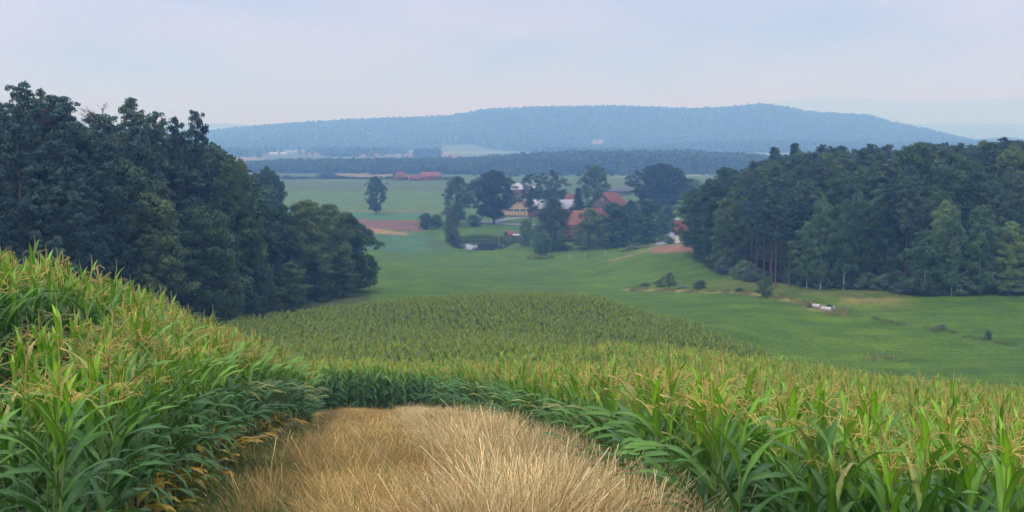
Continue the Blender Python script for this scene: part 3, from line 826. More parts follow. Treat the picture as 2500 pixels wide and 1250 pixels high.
# ------------------------------------------------------------------ trees
def leafquads(C, D, size, r, el=1.5):
    n = len(C)
    nr_ = D + r.normal(0, 0.55, (n, 3)); nr_ /= np.linalg.norm(nr_, axis=1)[:, None] + 1e-9
    t = np.cross(nr_, r.normal(0, 1, (n, 3))); t /= np.linalg.norm(t, axis=1)[:, None] + 1e-9
    b = np.cross(nr_, t)
    s = (size * r.uniform(0.6, 1.3, n))[:, None]
    return np.stack([C - t * s * el * 0.5, C + b * s * 0.42, C + t * s * el * 0.5, C - b * s * 0.42], 1)
def make_tree(seed, H, W, base, env, nclump, cr, per, leaf, fmat, bmat, flat=0.7, trunk_r=None, limbs=26, lobes=0.22, shell=0.55, lean=0.0, forks=1, droop=0.0):
    """trunk and crown meshes; env maps height within the crown (0..1) to relative radius"""
    r = np.random.default_rng(seed)
    tr, cr_ = MB(), MB()
    tr_r = trunk_r or H * 0.013
    top = H * 0.93
    wob = r.uniform(-1, 1, 4) * W * 0.02
    def axis(z):
        s = z / H
        return np.array([wob[0] * math.sin(3 * s) + lean * s * s * H, wob[1] * math.sin(4 * s + 1), z])
    zs = np.linspace(-0.5, top, 10)
    tr.tube([axis(z) for z in zs], tr_r * np.interp(zs / H, [-0.1, 0.0, 0.03, 0.5, 0.95], [1.7, 1.5, 1.05, 0.68, 0.12]), 8)
    cb = base * H
    ph = r.uniform(0, 6.28, 4); fq = [2, 3, 5, 4]
    cl = []
    for i in range(nclump):
        h = (i + r.random()) / nclump
        e = env(h)
        az = r.uniform(0, 6.283)
        lob = 1 + lobes * (math.sin(fq[0] * az + ph[0] + 3 * h) * 0.5 + math.sin(fq[1] * az + ph[1] - 5 * h) * 0.5 + 0.5 * math.sin(fq[2] * az + ph[2] + 9 * h))
        rad = W * 0.5 * e * lob * (shell + (1 - shell) * r.random()) if r.random() < 0.75 else W * 0.5 * e * r.random() * 0.7
        rad = max(0, rad - cr * 0.5)
        z = cb + (H - cb) * h
        c = axis(min(z, H)) + np.array([rad * math.cos(az), rad * math.sin(az), -droop * rad - cr * 0.25 * h])
        cl.append(c)
    cl = np.array(cl)
    rs = cr * r.uniform(0.6, 1.3, nclump)
    hh_ = np.array([(c[2] - cb) / (H - cb) for c in cl])
    rs = rs * np.interp(hh_, [0, 0.6, 0.85, 1.0], [1.0, 1.0, 0.9, 0.65])
    stray = r.random(nclump) < 0.05
    cl[stray, :2] *= r.uniform(1.1, 1.35, (int(stray.sum()), 1)); rs[stray] *= 0.7
    n = (per * (rs / cr) ** 2).astype(int) + 3
    idx = np.repeat(np.arange(nclump), n)
    D = r.normal(0, 1, (len(idx), 3)); D /= np.linalg.norm(D, axis=1)[:, None]
    D[:, 2] = np.where((D[:, 2] < -0.25) & (r.random(len(idx)) < 0.6), -D[:, 2], D[:, 2])
    k = r.uniform(0.45, 1.08, len(idx))[:, None] * rs[idx][:, None]
    off = D * k; off[:, 2] *= flat
    C = cl[idx] + off
    if droop > 0.3:
        C[:, 2] -= r.random(len(idx)) ** 2 * cr * 1.4
    fz = (H - leaf * 0.5) / np.percentile(C[:, 2], 99.9); fr = (W * 0.5) / np.percentile(np.hypot(C[:, 0], C[:, 1]), 97.5)
    C = C * np.array([fr, fr, fz]); cl = cl * np.array([fr, fr, fz])
    cr_.quads(leafquads(C, D, leaf, r))
    # limbs to the larger clumps
    od = r.permutation(nclump)[:limbs]
    for i in od:
        c = cl[i]
        zz_ = max(cb * 0.75, c[2] - np.hypot(c[0], c[1]) * r.uniform(0.5, 1.1)) if droop < 0.3 else min(c[2] + 0.1, top)
        zz_ = min(zz_, top * 0.97)
        a = axis(zz_); mid = (a + c) / 2 + np.array([0, 0, 0.05 * W])
        tr.tube([a, mid, c], [max(0.03, tr_r * 0.35 * (1 - zz_ / H) + 0.03), tr_r * 0.16 + 0.02, 0.015], 4)
    return tr.mesh('trunk', [bmat], False, True), cr_.mesh('crown', [fmat])
def e_round(h): return math.sqrt(max(0.02, 1 - (2 * h - 0.95) ** 2 * 0.98)) if h < 1 else 0.2
def e_oak(h): return np.interp(h, [0, 0.12, 0.35, 0.6, 0.85, 1], [0.6, 0.88, 1.0, 0.95, 0.72, 0.3])
def e_full(h): return np.interp(h, [0, 0.1, 0.4, 0.7, 0.9, 1], [0.85, 1.0, 1.0, 0.88, 0.64, 0.3])
def e_pine(h): return np.interp(h, [0, 0.15, 0.4, 0.7, 0.9, 1], [0.45, 0.9, 1.0, 0.88, 0.65, 0.3])
def e_cone(h): return np.interp(h, [0, 0.06, 1], [0.75, 1.0, 0.04])
def e_pop(h): return np.interp(h, [0, 0.2, 0.5, 0.8, 1], [0.5, 0.8, 1.0, 0.85, 0.35])
def e_birch(h): return np.interp(h, [0, 0.2, 0.5, 0.8, 0.93, 1], [0.65, 0.95, 1.0, 0.78, 0.5, 0.2])
T = {}
T['pine'] = [make_tree(1 + i, 22, 6.4 + 0.7 * i, (0.42, 0.50, 0.36, 0.45)[i], e_pine, 150, 0.72, 90, 0.19, MAT['pine'], MAT['pinebark'], 0.55, 0.155, 40, 0.5) for i in range(4)]
T['fullpine'] = [make_tree(11 + i, 22, 8.0, 0.10, e_full, 300, 0.75, 85, 0.19, MAT['pine'], MAT['deadwood'], 0.6, 0.22, 40, 0.45) for i in range(3)]
T['spruce'] = [make_tree(21 + i, 20, 6.0, 0.08, e_cone, 150, 0.70, 95, 0.24, MAT['spruce'], MAT['bark'], 0.4, 0.2, 90, 0.3, 0.75, droop=0.35) for i in range(2)]
T['oak'] = [make_tree(31 + i, 18, 11 + i * 0.7, (0.12, 0.06, 0.14, 0.08)[i], e_oak, 170, 1.2, 150, 0.26, MAT['oak'], MAT['bark'], 0.75, 0.32, 34, 0.22) for i in range(4)]
T['full'] = [make_tree(41 + i, 17, 9, 0.02, e_full, 190, 1.05, 140, 0.25, MAT['oak'], MAT['bark'], 0.75, 0.28, 24, 0.25) for i in range(3)]
T['dark'] = [make_tree(51 + i, 20, 19, (0.13, 0.18, 0.10)[i], e_round, 300, 1.5, 150, 0.34, MAT['dark'], MAT['bark'], 0.75, 0.42, 40, 0.18) for i in range(3)]
T['open'] = [make_tree(61 + i, 20, 12, 0.26, e_pop, 85, 1.15, 110, 0.30, MAT['dark'], MAT['bark'], 0.8, 0.34, 46, 0.3, 0.7) for i in range(2)]
T['wide'] = [make_tree(58, 20, 27, 0.10, e_round, 480, 1.6, 150, 0.36, MAT['dark'], MAT['bark'], 0.75, 0.5, 40, 0.16)]
T['birch'] = [make_tree(71 + i, 17, 7.4, (0.05, 0.12, 0.2)[i], e_birch, 160, 0.80, 120, 0.19, MAT['birch'], MAT['birchbark'], 0.9, 0.10, 30, 0.35, lean=(0, 0.003, -0.003)[i]) for i in range(3)]
T['weeping'] = [make_tree(81, 17, 10, 0.04, e_birch, 190, 1.0, 150, 0.22, MAT['weeping'], MAT['birchbark'], 1.2, 0.2, 30, 0.25, droop=0.35)]
T['poplar'] = [make_tree(85, 20, 13, 0.10, e_pop, 170, 1.15, 140, 0.28, MAT['oak'], MAT['bark'], 0.9, 0.32, 44, 0.35, 0.6)]
T['young'] = [make_tree(91 + i, 4, 3.0, 0.03, e_full, 70, 0.38, 110, 0.10, MAT['oak'], MAT['bark'], 0.8, 0.06, 16, 0.2) for i in range(2)]
T['egg'] = [make_tree(95, 8.6, 5.6, 0.04, e_round, 90, 0.75, 200, 0.17, MAT['fresh'], MAT['bark'], 0.9, 0.15, 12, 0.1)]
T['bush'] = [make_tree(101 + i, 3, 3.6, 0.0, e_full, 60, 0.42, 120, 0.11, MAT['willow'], MAT['bark'], 0.8, 0.05, 20, 0.25) for i in range(2)]
NAMES = {'pine': 'pine_tree', 'fullpine': 'pine_tree', 'spruce': 'spruce_tree', 'oak': 'oak_tree', 'full': 'oak_tree', 'dark': 'broadleaf_tree', 'wide': 'broadleaf_tree', 'open': 'broadleaf_tree',
         'birch': 'birch_tree', 'weeping': 'birch_tree', 'poplar': 'poplar_tree', 'young': 'young_tree', 'egg': 'broadleaf_tree', 'bush': 'bush'}
DIM = {'pine': (22, 7.4), 'fullpine': (22, 8), 'spruce': (20, 6), 'oak': (18, 12), 'full': (17, 9), 'dark': (20, 19), 'wide': (20, 27), 'open': (20, 12), 'birch': (17, 7.4), 'weeping': (17, 10),
       'poplar': (20, 13), 'young': (4, 3), 'egg': (8.6, 5.6), 'bush': (3, 3.6)}
def tree(kind, x, Y, h, wd=None, label='', group=None, v=None, cat='tree', mat=None, sink=0.0):
    H, W = DIM[kind]
    s = h / H
    sx = s if wd is None else wd / W
    i = random.randrange(len(T[kind])) if v is None else v % len(T[kind])
    t = thing(NAMES[kind], (x, Y, gz1(x, Y) - sink), label, cat, group, random.uniform(0, 6.28), (sx, sx, s))
    link('stems' if kind == 'bush' else 'trunk', T[kind][i][0], t)
    c = link('leaves' if kind == 'bush' else 'crown', T[kind][i][1], t)
    return t
def ptree(kind, px, Y, pytop, wpx, label, group=None, v=None, cat='tree'):
    x = (px - 1250) / F * Y
    z0 = gz1(x, Y); h = zat(px, pytop, Y) - z0
    return tree(kind, x, Y, h, wpx / F * Y, label, group, v, cat)
# solitary trees round the farm
for a in [
    ('dark', 652, 330, 407, 98, 'round dark tree rising behind the left woods edge'),
    ('poplar', 918, 578, 430, 66, 'lone dark oak standing between the brown field and the pale green fields'),
    ('oak', 1117, 515, 430, 84, 'tall two-tiered dark tree left of the great round-crowned tree'),
    ('dark', 1205, 525, 415, 124, 'great dark broad-crowned tree with thick bare trunk beside the road'),
    ('weeping', 1103, 447, 505, 46, 'slim lighter green tree on the left bank of the pond'),
    ('open', 1296, 528, 424, 66, 'thin open-crowned tree with ivy-clad trunk beside the grey farm roof'),
    ('open', 1347, 555, 414, 88, 'open-crowned tree behind the weeping birch, second of the pair by the farm'),
    ('poplar', 1452, 575, 402, 92, 'airy upright poplar rising behind the wooden-gabled barn'),
    ('spruce', 1412, 515, 458, 64, 'dark dense conifer left of the wooden-gabled barn'),
    ('wide', 1612, 580, 399, 150, 'very wide round-crowned tree before the far green field'),
    ('weeping', 1350, 415, 483, 108, 'brownish green weeping birch standing before the farm roofs'),
    ('egg', 1325, 398, 564, 47, 'small egg-shaped tree at the meadow edge right of the pond'),
    ('oak', 1284, 432, 534, 42, 'small light tree with bare stem beside the little shed'),
    ('full', 1440, 412, 508, 88, 'dense green tree before the orange farmhouse'),
    ('full', 1500, 418, 494, 104, 'second dense tree of the farm garden, before the long red roof'),
    ('dark', 1540, 440, 488, 60, 'dark tree half hidden between the dense garden trees'),
    ('full', 1583, 416, 484, 100, 'tall dense tree at the right end of the farm garden'),
    ('full', 1628, 455, 500, 62, 'lighter tree behind the farm garden beside the road'),
    ('oak', 1040, 497, 520, 46, 'small dark tree right of the brown field, leftmost of the little clump'),
    ('oak', 1066, 500, 524, 44, 'small dark tree of the little clump beside the slim pond tree'),
    ('oak', 1157, 512, 524, 42, 'low drooping tree between the two great dark trees'),
    ('oak', 1690, 600, 437, 66, 'small round tree between the wide tree and the right forest'),
    ('bush', 1636, 392, 578, 30, 'round green bush by the road left of the white house'),
    ('dark', 1345, 640, 462, 90, 'bluish tree behind the open-crowned pair'),
    ('egg', 1478, 470, 530, 40, 'low garden tree against the long red roof'),
]:
    ptree(*a)
# second wood left: a row of full oaks running out to the meadow
W2 = [('full', 650, 186, 560, 110), ('full', 690, 196, 500, 120), ('full', 745, 206, 488, 130), ('oak', 800, 214, 497, 130), ('full', 850, 221, 520, 105), ('oak', 872, 226, 545, 118),
      ('full', 640, 180, 640, 80), ('full', 705, 186, 640, 100), ('full', 600, 184, 560, 110), ('full', 660, 225, 520, 110), ('full', 720, 240, 500, 120), ('full', 780, 240, 505, 120), ('full', 770, 203, 620, 90), ('full', 835, 212, 620, 80)]
for i, a in enumerate(W2):
    last = i == 5
    ptree(a[0], a[1], a[2], a[3], a[4], 'overhanging oak at the right tip of the second wood' if last else 'dense oak in the second wood behind the first forest', None if last else 'oaks of the second wood', i)

def poisson(cands, dmin):
    keep = []
    cell = {}
    for p in cands:
        g = (int(p[0] // dmin), int(p[1] // dmin))
        if any((p[0] - q[0]) ** 2 + (p[1] - q[1]) ** 2 < dmin * dmin for a in (-1, 0, 1) for b in (-1, 0, 1) for q in cell.get((g[0] + a, g[1] + b), ())): continue
        cell.setdefault(g, []).append(p); keep.append(p)
    return keep
LAB = {'pine': 'dark pine with bare reddish trunk inside the %s', 'fullpine': 'blue-green pine branched low in the %s', 'oak': 'dark broad-crowned oak in the %s',
       'full': 'dense broadleaf tree leafy to the ground at the foot of the %s', 'birch': 'light green birch in the %s', 'spruce': 'pointed dark spruce in the %s', 'dark': 'dark round broadleaf tree in the %s'}
def topL(p): return np.interp(p, [-300, 0, 60, 130, 200, 260, 330, 400, 440, 480, 515, 530, 600, 640], [200, 225, 208, 222, 250, 268, 244, 275, 290, 280, 330, 392, 400, 500])
def topR(p): return np.interp(p, [1660, 1700, 1760, 1820, 1890, 1940, 2000, 2120, 2230, 2310, 2400, 2500, 2800], [520, 440, 402, 400, 375, 368, 362, 354, 350, 350, 346, 334, 330])
def build_forest(inside, box_, dmin, front, top, name, kinds, hmax):
    cands = [(random.uniform(box_[0], box_[1]), random.uniform(box_[2], box_[3])) for _ in range(9000)]
    pts = np.array(poisson(cands, dmin))
    pts = pts[inside(pts[:, 0], pts[:, 1])]
    return pts
# left forest
pl = build_forest(forestL, (-75, -20, 88, 215), 4.3, None, None, '', None, 0)
pl = pl[(bearing(pl[:, 0], pl[:, 1]) > -330)]
for x, Y in pl:
    p = float(bearing(x, Y))
    fr = float(np.interp(p, [-800, 0, 300, 480, 610, 640], [92, 100, 122, 142, 162, 172]))
    dep = Y - fr
    g0 = gz1(x, Y)
    ztop = zat(p, float(topL(p)) + random.uniform(-8, 22), Y)
    h = ztop - g0
    if dep < 6:
        kind = random.choice(['full', 'full', 'oak', 'fullpine']); h = min(h, random.uniform(9, 16))
    elif dep < 14:
        kind = random.choice(['fullpine', 'full', 'fullpine']); h = min(h, random.uniform(15, 20.5))
    else:
        kind = random.choice(['fullpine', 'pine', 'pine', 'fullpine']); h = min(h, random.uniform(19, 25.5))
    if p > 520: kind = random.choice(['full', 'oak'])
    if h < 5: continue
    tree(kind, x, Y, h, DIM[kind][1] * max(0.6, h / DIM[kind][0]) * random.uniform(0.9, 1.15), LAB[kind] % 'left-hand forest', '%ss of the left-hand forest' % NAMES[kind].replace('_', ' '))
# the skyline trees of the left forest
for px, Y, top, wpx, k, lab in [
    (60, 128, 200, 180, 'fullpine', 'tallest pine on the skyline at the far left'),
    (105, 134, 216, 150, 'pine', 'pine just right of the tallest skyline pine at the far left'),
    (165, 136, 236, 150, 'pine', 'flat-topped open pine on the left forest skyline'),
    (330, 146, 238, 180, 'fullpine', 'pointed pine in the middle of the left forest skyline'),
    (385, 150, 272, 120, 'pine', 'smaller pine right of the pointed skyline pine'),
    (430, 152, 285, 110, 'pine', 'short pine between the pointed pine and the last skyline pine'),
    (483, 154, 270, 125, 'fullpine', 'last tall pine at the right end of the left forest skyline'),
    (562, 166, 384, 100, 'oak', 'broadleaf tree at the right flank of the left forest'),
    (588, 168, 388, 76, 'full', 'outermost broadleaf tree of the left forest, ragged right side'),
    (606, 165, 470, 74, 'full', 'leafy tree low on the right flank of the left forest'),
    (615, 162, 600, 76, 'full', 'low leafy tree at the right foot of the left forest'),
    (585, 158, 640, 100, 'full', 'leafy tree at the foot of the left forest just above the maize'),
    (0, 118, 236, 110, 'fullpine', 'pine cut by the left edge of the picture')]:
    ptree(k, px, Y, top, wpx, lab)
# dead tree showing its bare twigs above the skyline
def deadtree():
    mb = MB(); r = random.Random(5)
    mb.tube([(0, 0, 0), (0.2, 0, 10), (0, 0.1, 18), (0.1, 0, 23.0)], [0.2, 0.16, 0.09, 0.03], 6)
    def br(p, d, l, rad, n):
        q = p + d * l
        mb.tube([p, (p + q) / 2 + np.array([0, 0, -0.05 * l]), q], [rad, rad * 0.7, rad * 0.4], 4)
        if n:
            for _ in range(3):
                e_ = d + np.array([r.uniform(-.8, .8), r.uniform(-.8, .8), r.uniform(-.1, .6)]); e_ /= np.linalg.norm(e_)
                br(p + d * l * r.uniform(0.4, 1), e_, l * 0.6, rad * 0.5, n - 1)
    for i in range(14):
        a = r.uniform(0, 6.28); z = r.uniform(15, 22.8)
        d = np.array([math.cos(a), math.sin(a), r.uniform(0.1, 0.7)]); d /= np.linalg.norm(d)
        br(np.array([0.05, 0.05, z]), d, r.uniform(1.2, 2.0), 0.05, 2)
    return mb.mesh('dead_tree', [MAT['deadwood']], False, True)
xd = (255 - 1250) / F * 140
dt = link('dead_tree', deadtree(), None, (xd, 140, gz1(xd, 140)))
dt.scale = (1, 1, (zat(255, 252, 140) - gz1(xd, 140)) / 23.6)
tag(dt, 'dead bare tree with fine twigs sticking out of the left forest skyline', 'dead tree')

# right forest
pr_ = build_forest(forestR, (30, 150, 185, 330), 5.2, None, None, '', None, 0)
pb = bearing(pr_[:, 0], pr_[:, 1])
pr_ = pr_[(pb > 1670) & (pb < 2580)]
print('forest trees', len(pl), len(pr_))
for x, Y in pr_:
    p = float(bearing(x, Y)); dep = Y - float(frontR(p))
    g0 = gz1(x, Y)
    ztop = zat(p, float(topR(p)) + random.uniform(-6, 20), Y)
    hm = ztop - g0
    if p < 1800:
        kind = random.choice(['full', 'full', 'oak']) if dep < 14 else random.choice(['full', 'fullpine', 'pine'])
        h = random.uniform(13, 17) if dep < 12 else random.uniform(17, 22)
    elif dep < 5:
        kind = random.choice(['birch', 'birch', 'full', 'oak', 'full', 'pine']) ; h = random.uniform(13, 18) if kind != 'pine' else random.uniform(18, 21)
    elif dep < 16:
        kind = random.choice(['pine', 'pine', 'oak', 'birch', 'full']); h = random.uniform(16, 20.5)
    else:
        kind = random.choice(['pine', 'pine', 'fullpine', 'fullpine', 'oak', 'full']); h = random.uniform(19, 24)
    h = min(h, hm)
    if h < 5: continue
    tree(kind, x, Y, h, DIM[kind][1] * max(0.55, h / DIM[kind][0]) * random.uniform(0.85, 1.1), LAB[kind] % 'right-hand forest', '%ss of the right-hand forest' % NAMES[kind].replace('_', ' '))
for px, Y, top, wpx, k, lab in [
    (1702, 308, 460, 125, 'oak', 'leafy tree at the left tip of the right forest beside the white house'),
    (1748, 290, 520, 110, 'full', 'dense tree at the left front of the right forest'),
    (1760, 285, 440, 110, 'full', 'big tree on the left shoulder of the right forest'),
    (1890, 300, 360, 110, 'spruce', 'spiky conifer on the right forest skyline, left of a pair'),
    (1937, 300, 350, 105, 'spruce', 'spiky conifer on the right forest skyline, right of a pair'),
    (2002, 302, 352, 70, 'fullpine', 'pine standing proud in the middle of the right forest skyline'),
    (2010, 214, 478, 90, 'birch', 'light green birch at the front of the right forest, tallest pale crown'),
    (2065, 212, 485, 80, 'birch', 'pale birch right of the tallest pale crown of the forest front'),
    (1975, 217, 540, 90, 'birch', 'birch leaning out at the left of the pale group of the forest front'),
    (2265, 200, 560, 110, 'birch', 'brightest pale leafy tree at the front of the right forest'),
    (2330, 199, 505, 90, 'birch', 'slender birch right of the brightest pale tree'),
    (2400, 200, 500, 100, 'birch', 'birch with two white stems near the right edge'),
    (2470, 200, 540, 100, 'birch', 'birch at the right edge of the picture'),
    (2185, 206, 660, 30, 'young', 'sapling in a gap at the foot of the right forest')]:
    ptree(k, px, Y, top, wpx, lab)
# front trunks with bare stems
for px, Y, top, lean in [(1888, 226, 460, 0), (1897, 224, 460, 0), (1932, 222, 470, 0), (2170, 211, 450, 0), (2192, 211, 440, 0), (2216, 208, 430, 0), (2232, 207, 430, 0), (1868, 230, 450, 0)]:
    ptree('pine', px, Y, top, 78, LAB['pine'] % 'right-hand forest', 'pine trees of the right-hand forest', 1)
# undergrowth at the forest foot
for i in range(40):
    px = random.uniform(1720, 2540); Y = float(frontR(px)) - random.uniform(-2, 1.5)
    x = (px - 1250) / F * Y
    tree('bush', x, Y, random.uniform(1.8, 4.0), random.uniform(3, 6), 'low dark bush in the undergrowth along the foot of the right-hand forest', 'undergrowth bushes of the right-hand forest', cat='bush')

# bushes of the meadow and ditch
for k, px, Y, top, wpx, lab in [
    ('bush', 1637, 256, 664, 44, 'largest round grey-green willow bush in the dry ditch'),
    ('bush', 1612, 258, 682, 30, 'smaller darker bush touching the largest willow bush'),
    ('bush', 1713, 238, 683, 42, 'round willow bush right of the largest willow bush'),
    ('bush', 1576, 262, 690, 34, 'low pinkish weedy bush at the left end of the dry ditch'),
    ('bush', 1670, 246, 700, 40, 'flat low bush between the two round willow bushes'),
    ('young', 1810, 216, 702, 24, 'small bush in the dry strip left of the young tree'),
    ('young', 1873, 204, 674, 54, 'young round green tree standing alone at the meadow ditch'),
    ('bush', 2030, 189.5, 742, 28, 'tangled pinkish weed bush behind the concrete pipes'),
    ('bush', 1985, 192, 741, 26, 'low weed bush behind the left concrete pipe'),
    ('bush', 2310, 166, 792, 34, 'low brown weed bush in the meadow ditch near the right edge'),
    ('young', 2426, 157, 806, 18, 'tiny dark bush in the meadow near the right edge'),
    ('bush', 1316, 392, 634, 34, 'low dry bush below the egg-shaped tree'),
    ('bush', 1545, 350, 598, 44, 'low dry bush on the knoll before the farm garden'),
    ('bush', 2275, 146, 872, 22, 'small weed bush behind the right-hand maize'),
    ('bush', 1250, 447, 575, 40, 'low bush on the bank before the little shed'),
]:
    ptree(k, px, Y, top, wpx, lab, cat='bush')

# hedges and bushes along the far field edge
for px, top, wpx in [(610, 425, 60), (700, 428, 40), (740, 430, 60), (800, 420, 70), (830, 428, 40), (860, 431, 40), (950, 430, 36), (890, 432, 40), (1100, 431, 50), (1180, 432, 30)]:
    ptree('full', px, 1010 + random.uniform(-10, 20), top, wpx, 'far bush on the line behind the pale green field', 'bushes behind the far pale green field')
ptree('full', 1046, 990, 410, 36, 'round tree behind the far red-roofed farmhouse'); ptree('spruce', 1071, 970, 406, 17, 'pointed conifer beside the far farmhouses')
ptree('full', 1085, 985, 432, 24, 'low bush right of the far farmhouses')

# ------------------------------------------------------------------ distant woods as masses
def far_wood(name, P, hs, label, leaf, n):
    def pt(seed, cone):
        t, c = None, None
        r = np.random.default_rng(seed); mb = MB()
        k = n
        h = r.random(k); e_ = np.array([e_cone(v) if cone else e_round(v) for v in h])
        az = r.uniform(0, 6.283, k)
        rad = (0.42 if not cone else 0.3) * 0.5 * e_ * r.uniform(0.75, 1.1, k) * 1.3
        C = np.stack([rad * np.cos(az), rad * np.sin(az), 0.12 + 0.88 * h], 1)
        D = np.stack([np.cos(az), np.sin(az), h * 1.5 - 0.2], 1); D /= np.linalg.norm(D, axis=1)[:, None]
        mb.quads(leafquads(C, D, leaf, r, 1.3))
        return mb.mesh('crown', [MAT['farwood']])
    pr = [pt(1, False), pt(2, False), pt(3, True), pt(4, False)]
    m = len(P)
    rot = np.zeros((m, 3)); rot[:, 2] = rng.uniform(0, 6.283, m)
    s = np.stack([hs * rng.uniform(0.9, 1.25, m)] * 2 + [hs], 1)
    scatter(name, P, rot, s, rng.integers(0, 4, m), pr, label)
def jitter_grid(x0, x1, y0, y1, d):
    X, Y = np.meshgrid(np.arange(x0, x1, d), np.arange(y0, y1, d))
    X = X.ravel() + rng.uniform(-.45, .45, X.size) * d; Y = Y.ravel() + rng.uniform(-.45, .45, Y.size) * d
    return X, Y
# wood band behind the far fields
x, y = jitter_grid(-420, 420, 1230, 1480, 5.5)
p = bearing(x, y)
k = (p > 560) & (p < 1950) & (y > 1240 + 20 * fbm(x, y, 200, 21) + np.where(p < 900, 40, 0))
x, y = x[k], y[k]; z = ground(x, y)
h = np.interp(bearing(x, y), [560, 640, 700, 1150, 1250, 1450, 1700, 1950], [7, 9.5, 11, 13, 17, 20, 20, 14]) * rng.uniform(0.8, 1.12, len(x)) * np.interp(y, [1240, 1480], [0.85, 1.0])
far_wood('wood', np.stack([x, y, z - 0.5], 1), h, 'hazy blue band of woodland behind the far green fields', 0.11, 170)
# low shrubs in front of the band
x, y = jitter_grid(-420, 420, 1150, 1225, 7.0)
k = (fbm(x, y * 2, 90, 31) > 0.15) & (bearing(x, y) > 1150) & (bearing(x, y) < 1900)
x, y = x[k], y[k]
far_wood('shrubbery', np.stack([x, y, ground(x, y) - 0.3], 1), rng.uniform(4, 10, len(x)), 'hazy shrubs at the near foot of the woodland band', 0.14, 120)
# the wooded hills
XS, YS, HS = [], [], []
x, y = jitter_grid(-1300, 1300, 3060, 4330, 9.5)
p = bearing(x, y)
k = (p > 380) & (p < 2560) & ~clearing(p, y, 0) & ~clearing(p, y, 1)
k &= ~((y < 3150 + 60 * fbm(x, y, 300, 41)))
k &= (rng.random(len(x)) < np.where(y > 4240, 0.6, 1))
XS.append(x[k]); YS.append(y[k]); HS.append(rng.uniform(13, 22, k.sum()) + np.where(y[k] > 4120, rng.uniform(-3.5, 3.5, k.sum()), 0))
x, y = jitter_grid(-1300, 1300, 2560, 3100, 9)
p = bearing(x, y)
k = (((p > 1600) & (p < 2560)) | ((p > 1190 + (y - 2900) * 0.2) & (p < 1700) & (y > 2880))) & (y > 2600) & ~clearing(p, y, 0) & ~clearing(p, y, 1)
XS.append(x[k]); YS.append(y[k]); HS.append(rng.uniform(12, 19, k.sum()))
x, y = jitter_grid(-1000, 1000, 2080, 2560, 10)
p = bearing(x, y)
k = (p > 480) & (p < 1700) & (fbm(x, y, 260, 51) > 0.30) & ~((p > 640) & (p < 790) & (y < 2330)) & ~((p > 1075) & (p < 1300))
XS.append(x[k]); YS.append(y[k]); HS.append(rng.uniform(9, 17, k.sum()))
x = np.concatenate(XS); y = np.concatenate(YS); h = np.concatenate(HS)
z = ground(x, y)
print('hill trees', len(x))
far_wood('forest', np.stack([x, y, z - 1], 1), h, 'hazy blue forest covering the long hills on the horizon', 0.22, 40)

# ------------------------------------------------------------------ buildings
def roof_mat(name, c):
    m, t, n, l = new_mat(name)
    br = n('ShaderNodeTexBrick'); br.inputs['Scale'].default_value = 2.2
    br.inputs['Color1'].default_value = (*c, 1); br.inputs['Color2'].default_value = (*(k * 0.78 for k in c), 1)
    br.inputs['Mortar'].default_value = (*(k * 0.5 for k in c), 1); br.inputs['Mortar Size'].default_value = 0.03
    l(objcoord(t), br.inputs['Vector'])
    c2 = mixc(t, br.outputs[0], ramp(t, noise(t, 0.7, 5, 0.6, objcoord(t)), [(0.3, (0.75, 0.75, 0.78)), (0.7, (1.15, 1.1, 1.05))]), 1.0, 'MULTIPLY')
    finish(t, c2, 0.8, 0, 0.2)
    return m
def plank_mat(name, c):
    m, t, n, l = new_mat(name)
    mp = n('ShaderNodeMapping'); mp.inputs['Scale'].default_value = (5, 5, 0.3); l(objcoord(t), mp.inputs['Vector'])
    c2 = ramp(t, noise(t, 1.5, 3, 0.6, mp.outputs[0]), [(0.35, tuple(k * 0.55 for k in c)), (0.65, tuple(k * 1.3 for k in c))])
    finish(t, c2, 0.9, 0, 0.1)
    return m
R_RED = roof_mat('red clay tiles', (0.20, 0.070, 0.058)); R_OR = roof_mat('orange clay tiles', (0.28, 0.115, 0.075)); R_DK = roof_mat('dull brown tiles', (0.24, 0.10, 0.085))
R_GY = plain_mat('pale fibre sheet roof', (0.36, 0.38, 0.42), 0.6, 0.12, 0.6); R_DG = plain_mat('dark slate sheet', (0.085, 0.08, 0.11), 0.6, 0.2, 1.0)
W_BE = plain_mat('beige render', (0.42, 0.33, 0.20), 0.9, 0.1, 0.6); W_WH = plain_mat('white render', (0.70, 0.70, 0.60), 0.9, 0.07, 0.6); W_CR = plain_mat('dull cream render', (0.40, 0.37, 0.33), 0.9, 0.08, 0.6); W_OR = plain_mat('orange render', (0.30, 0.15, 0.09), 0.9, 0.15, 0.6)
W_WD = plank_mat('weathered boards', (0.13, 0.10, 0.10)); W_BR = plank_mat('brown boards', (0.18, 0.09, 0.06)); GLASS = plain_mat('dark window glass', (0.03, 0.04, 0.055), 0.15, 0.1, 1, 0.6)
FRAME = plain_mat('white painted wood', (0.7, 0.7, 0.68), 0.6, 0.05, 2); CONC = plain_mat('weathered concrete', (0.47, 0.44, 0.43), 0.9, 0.25, 2.5)
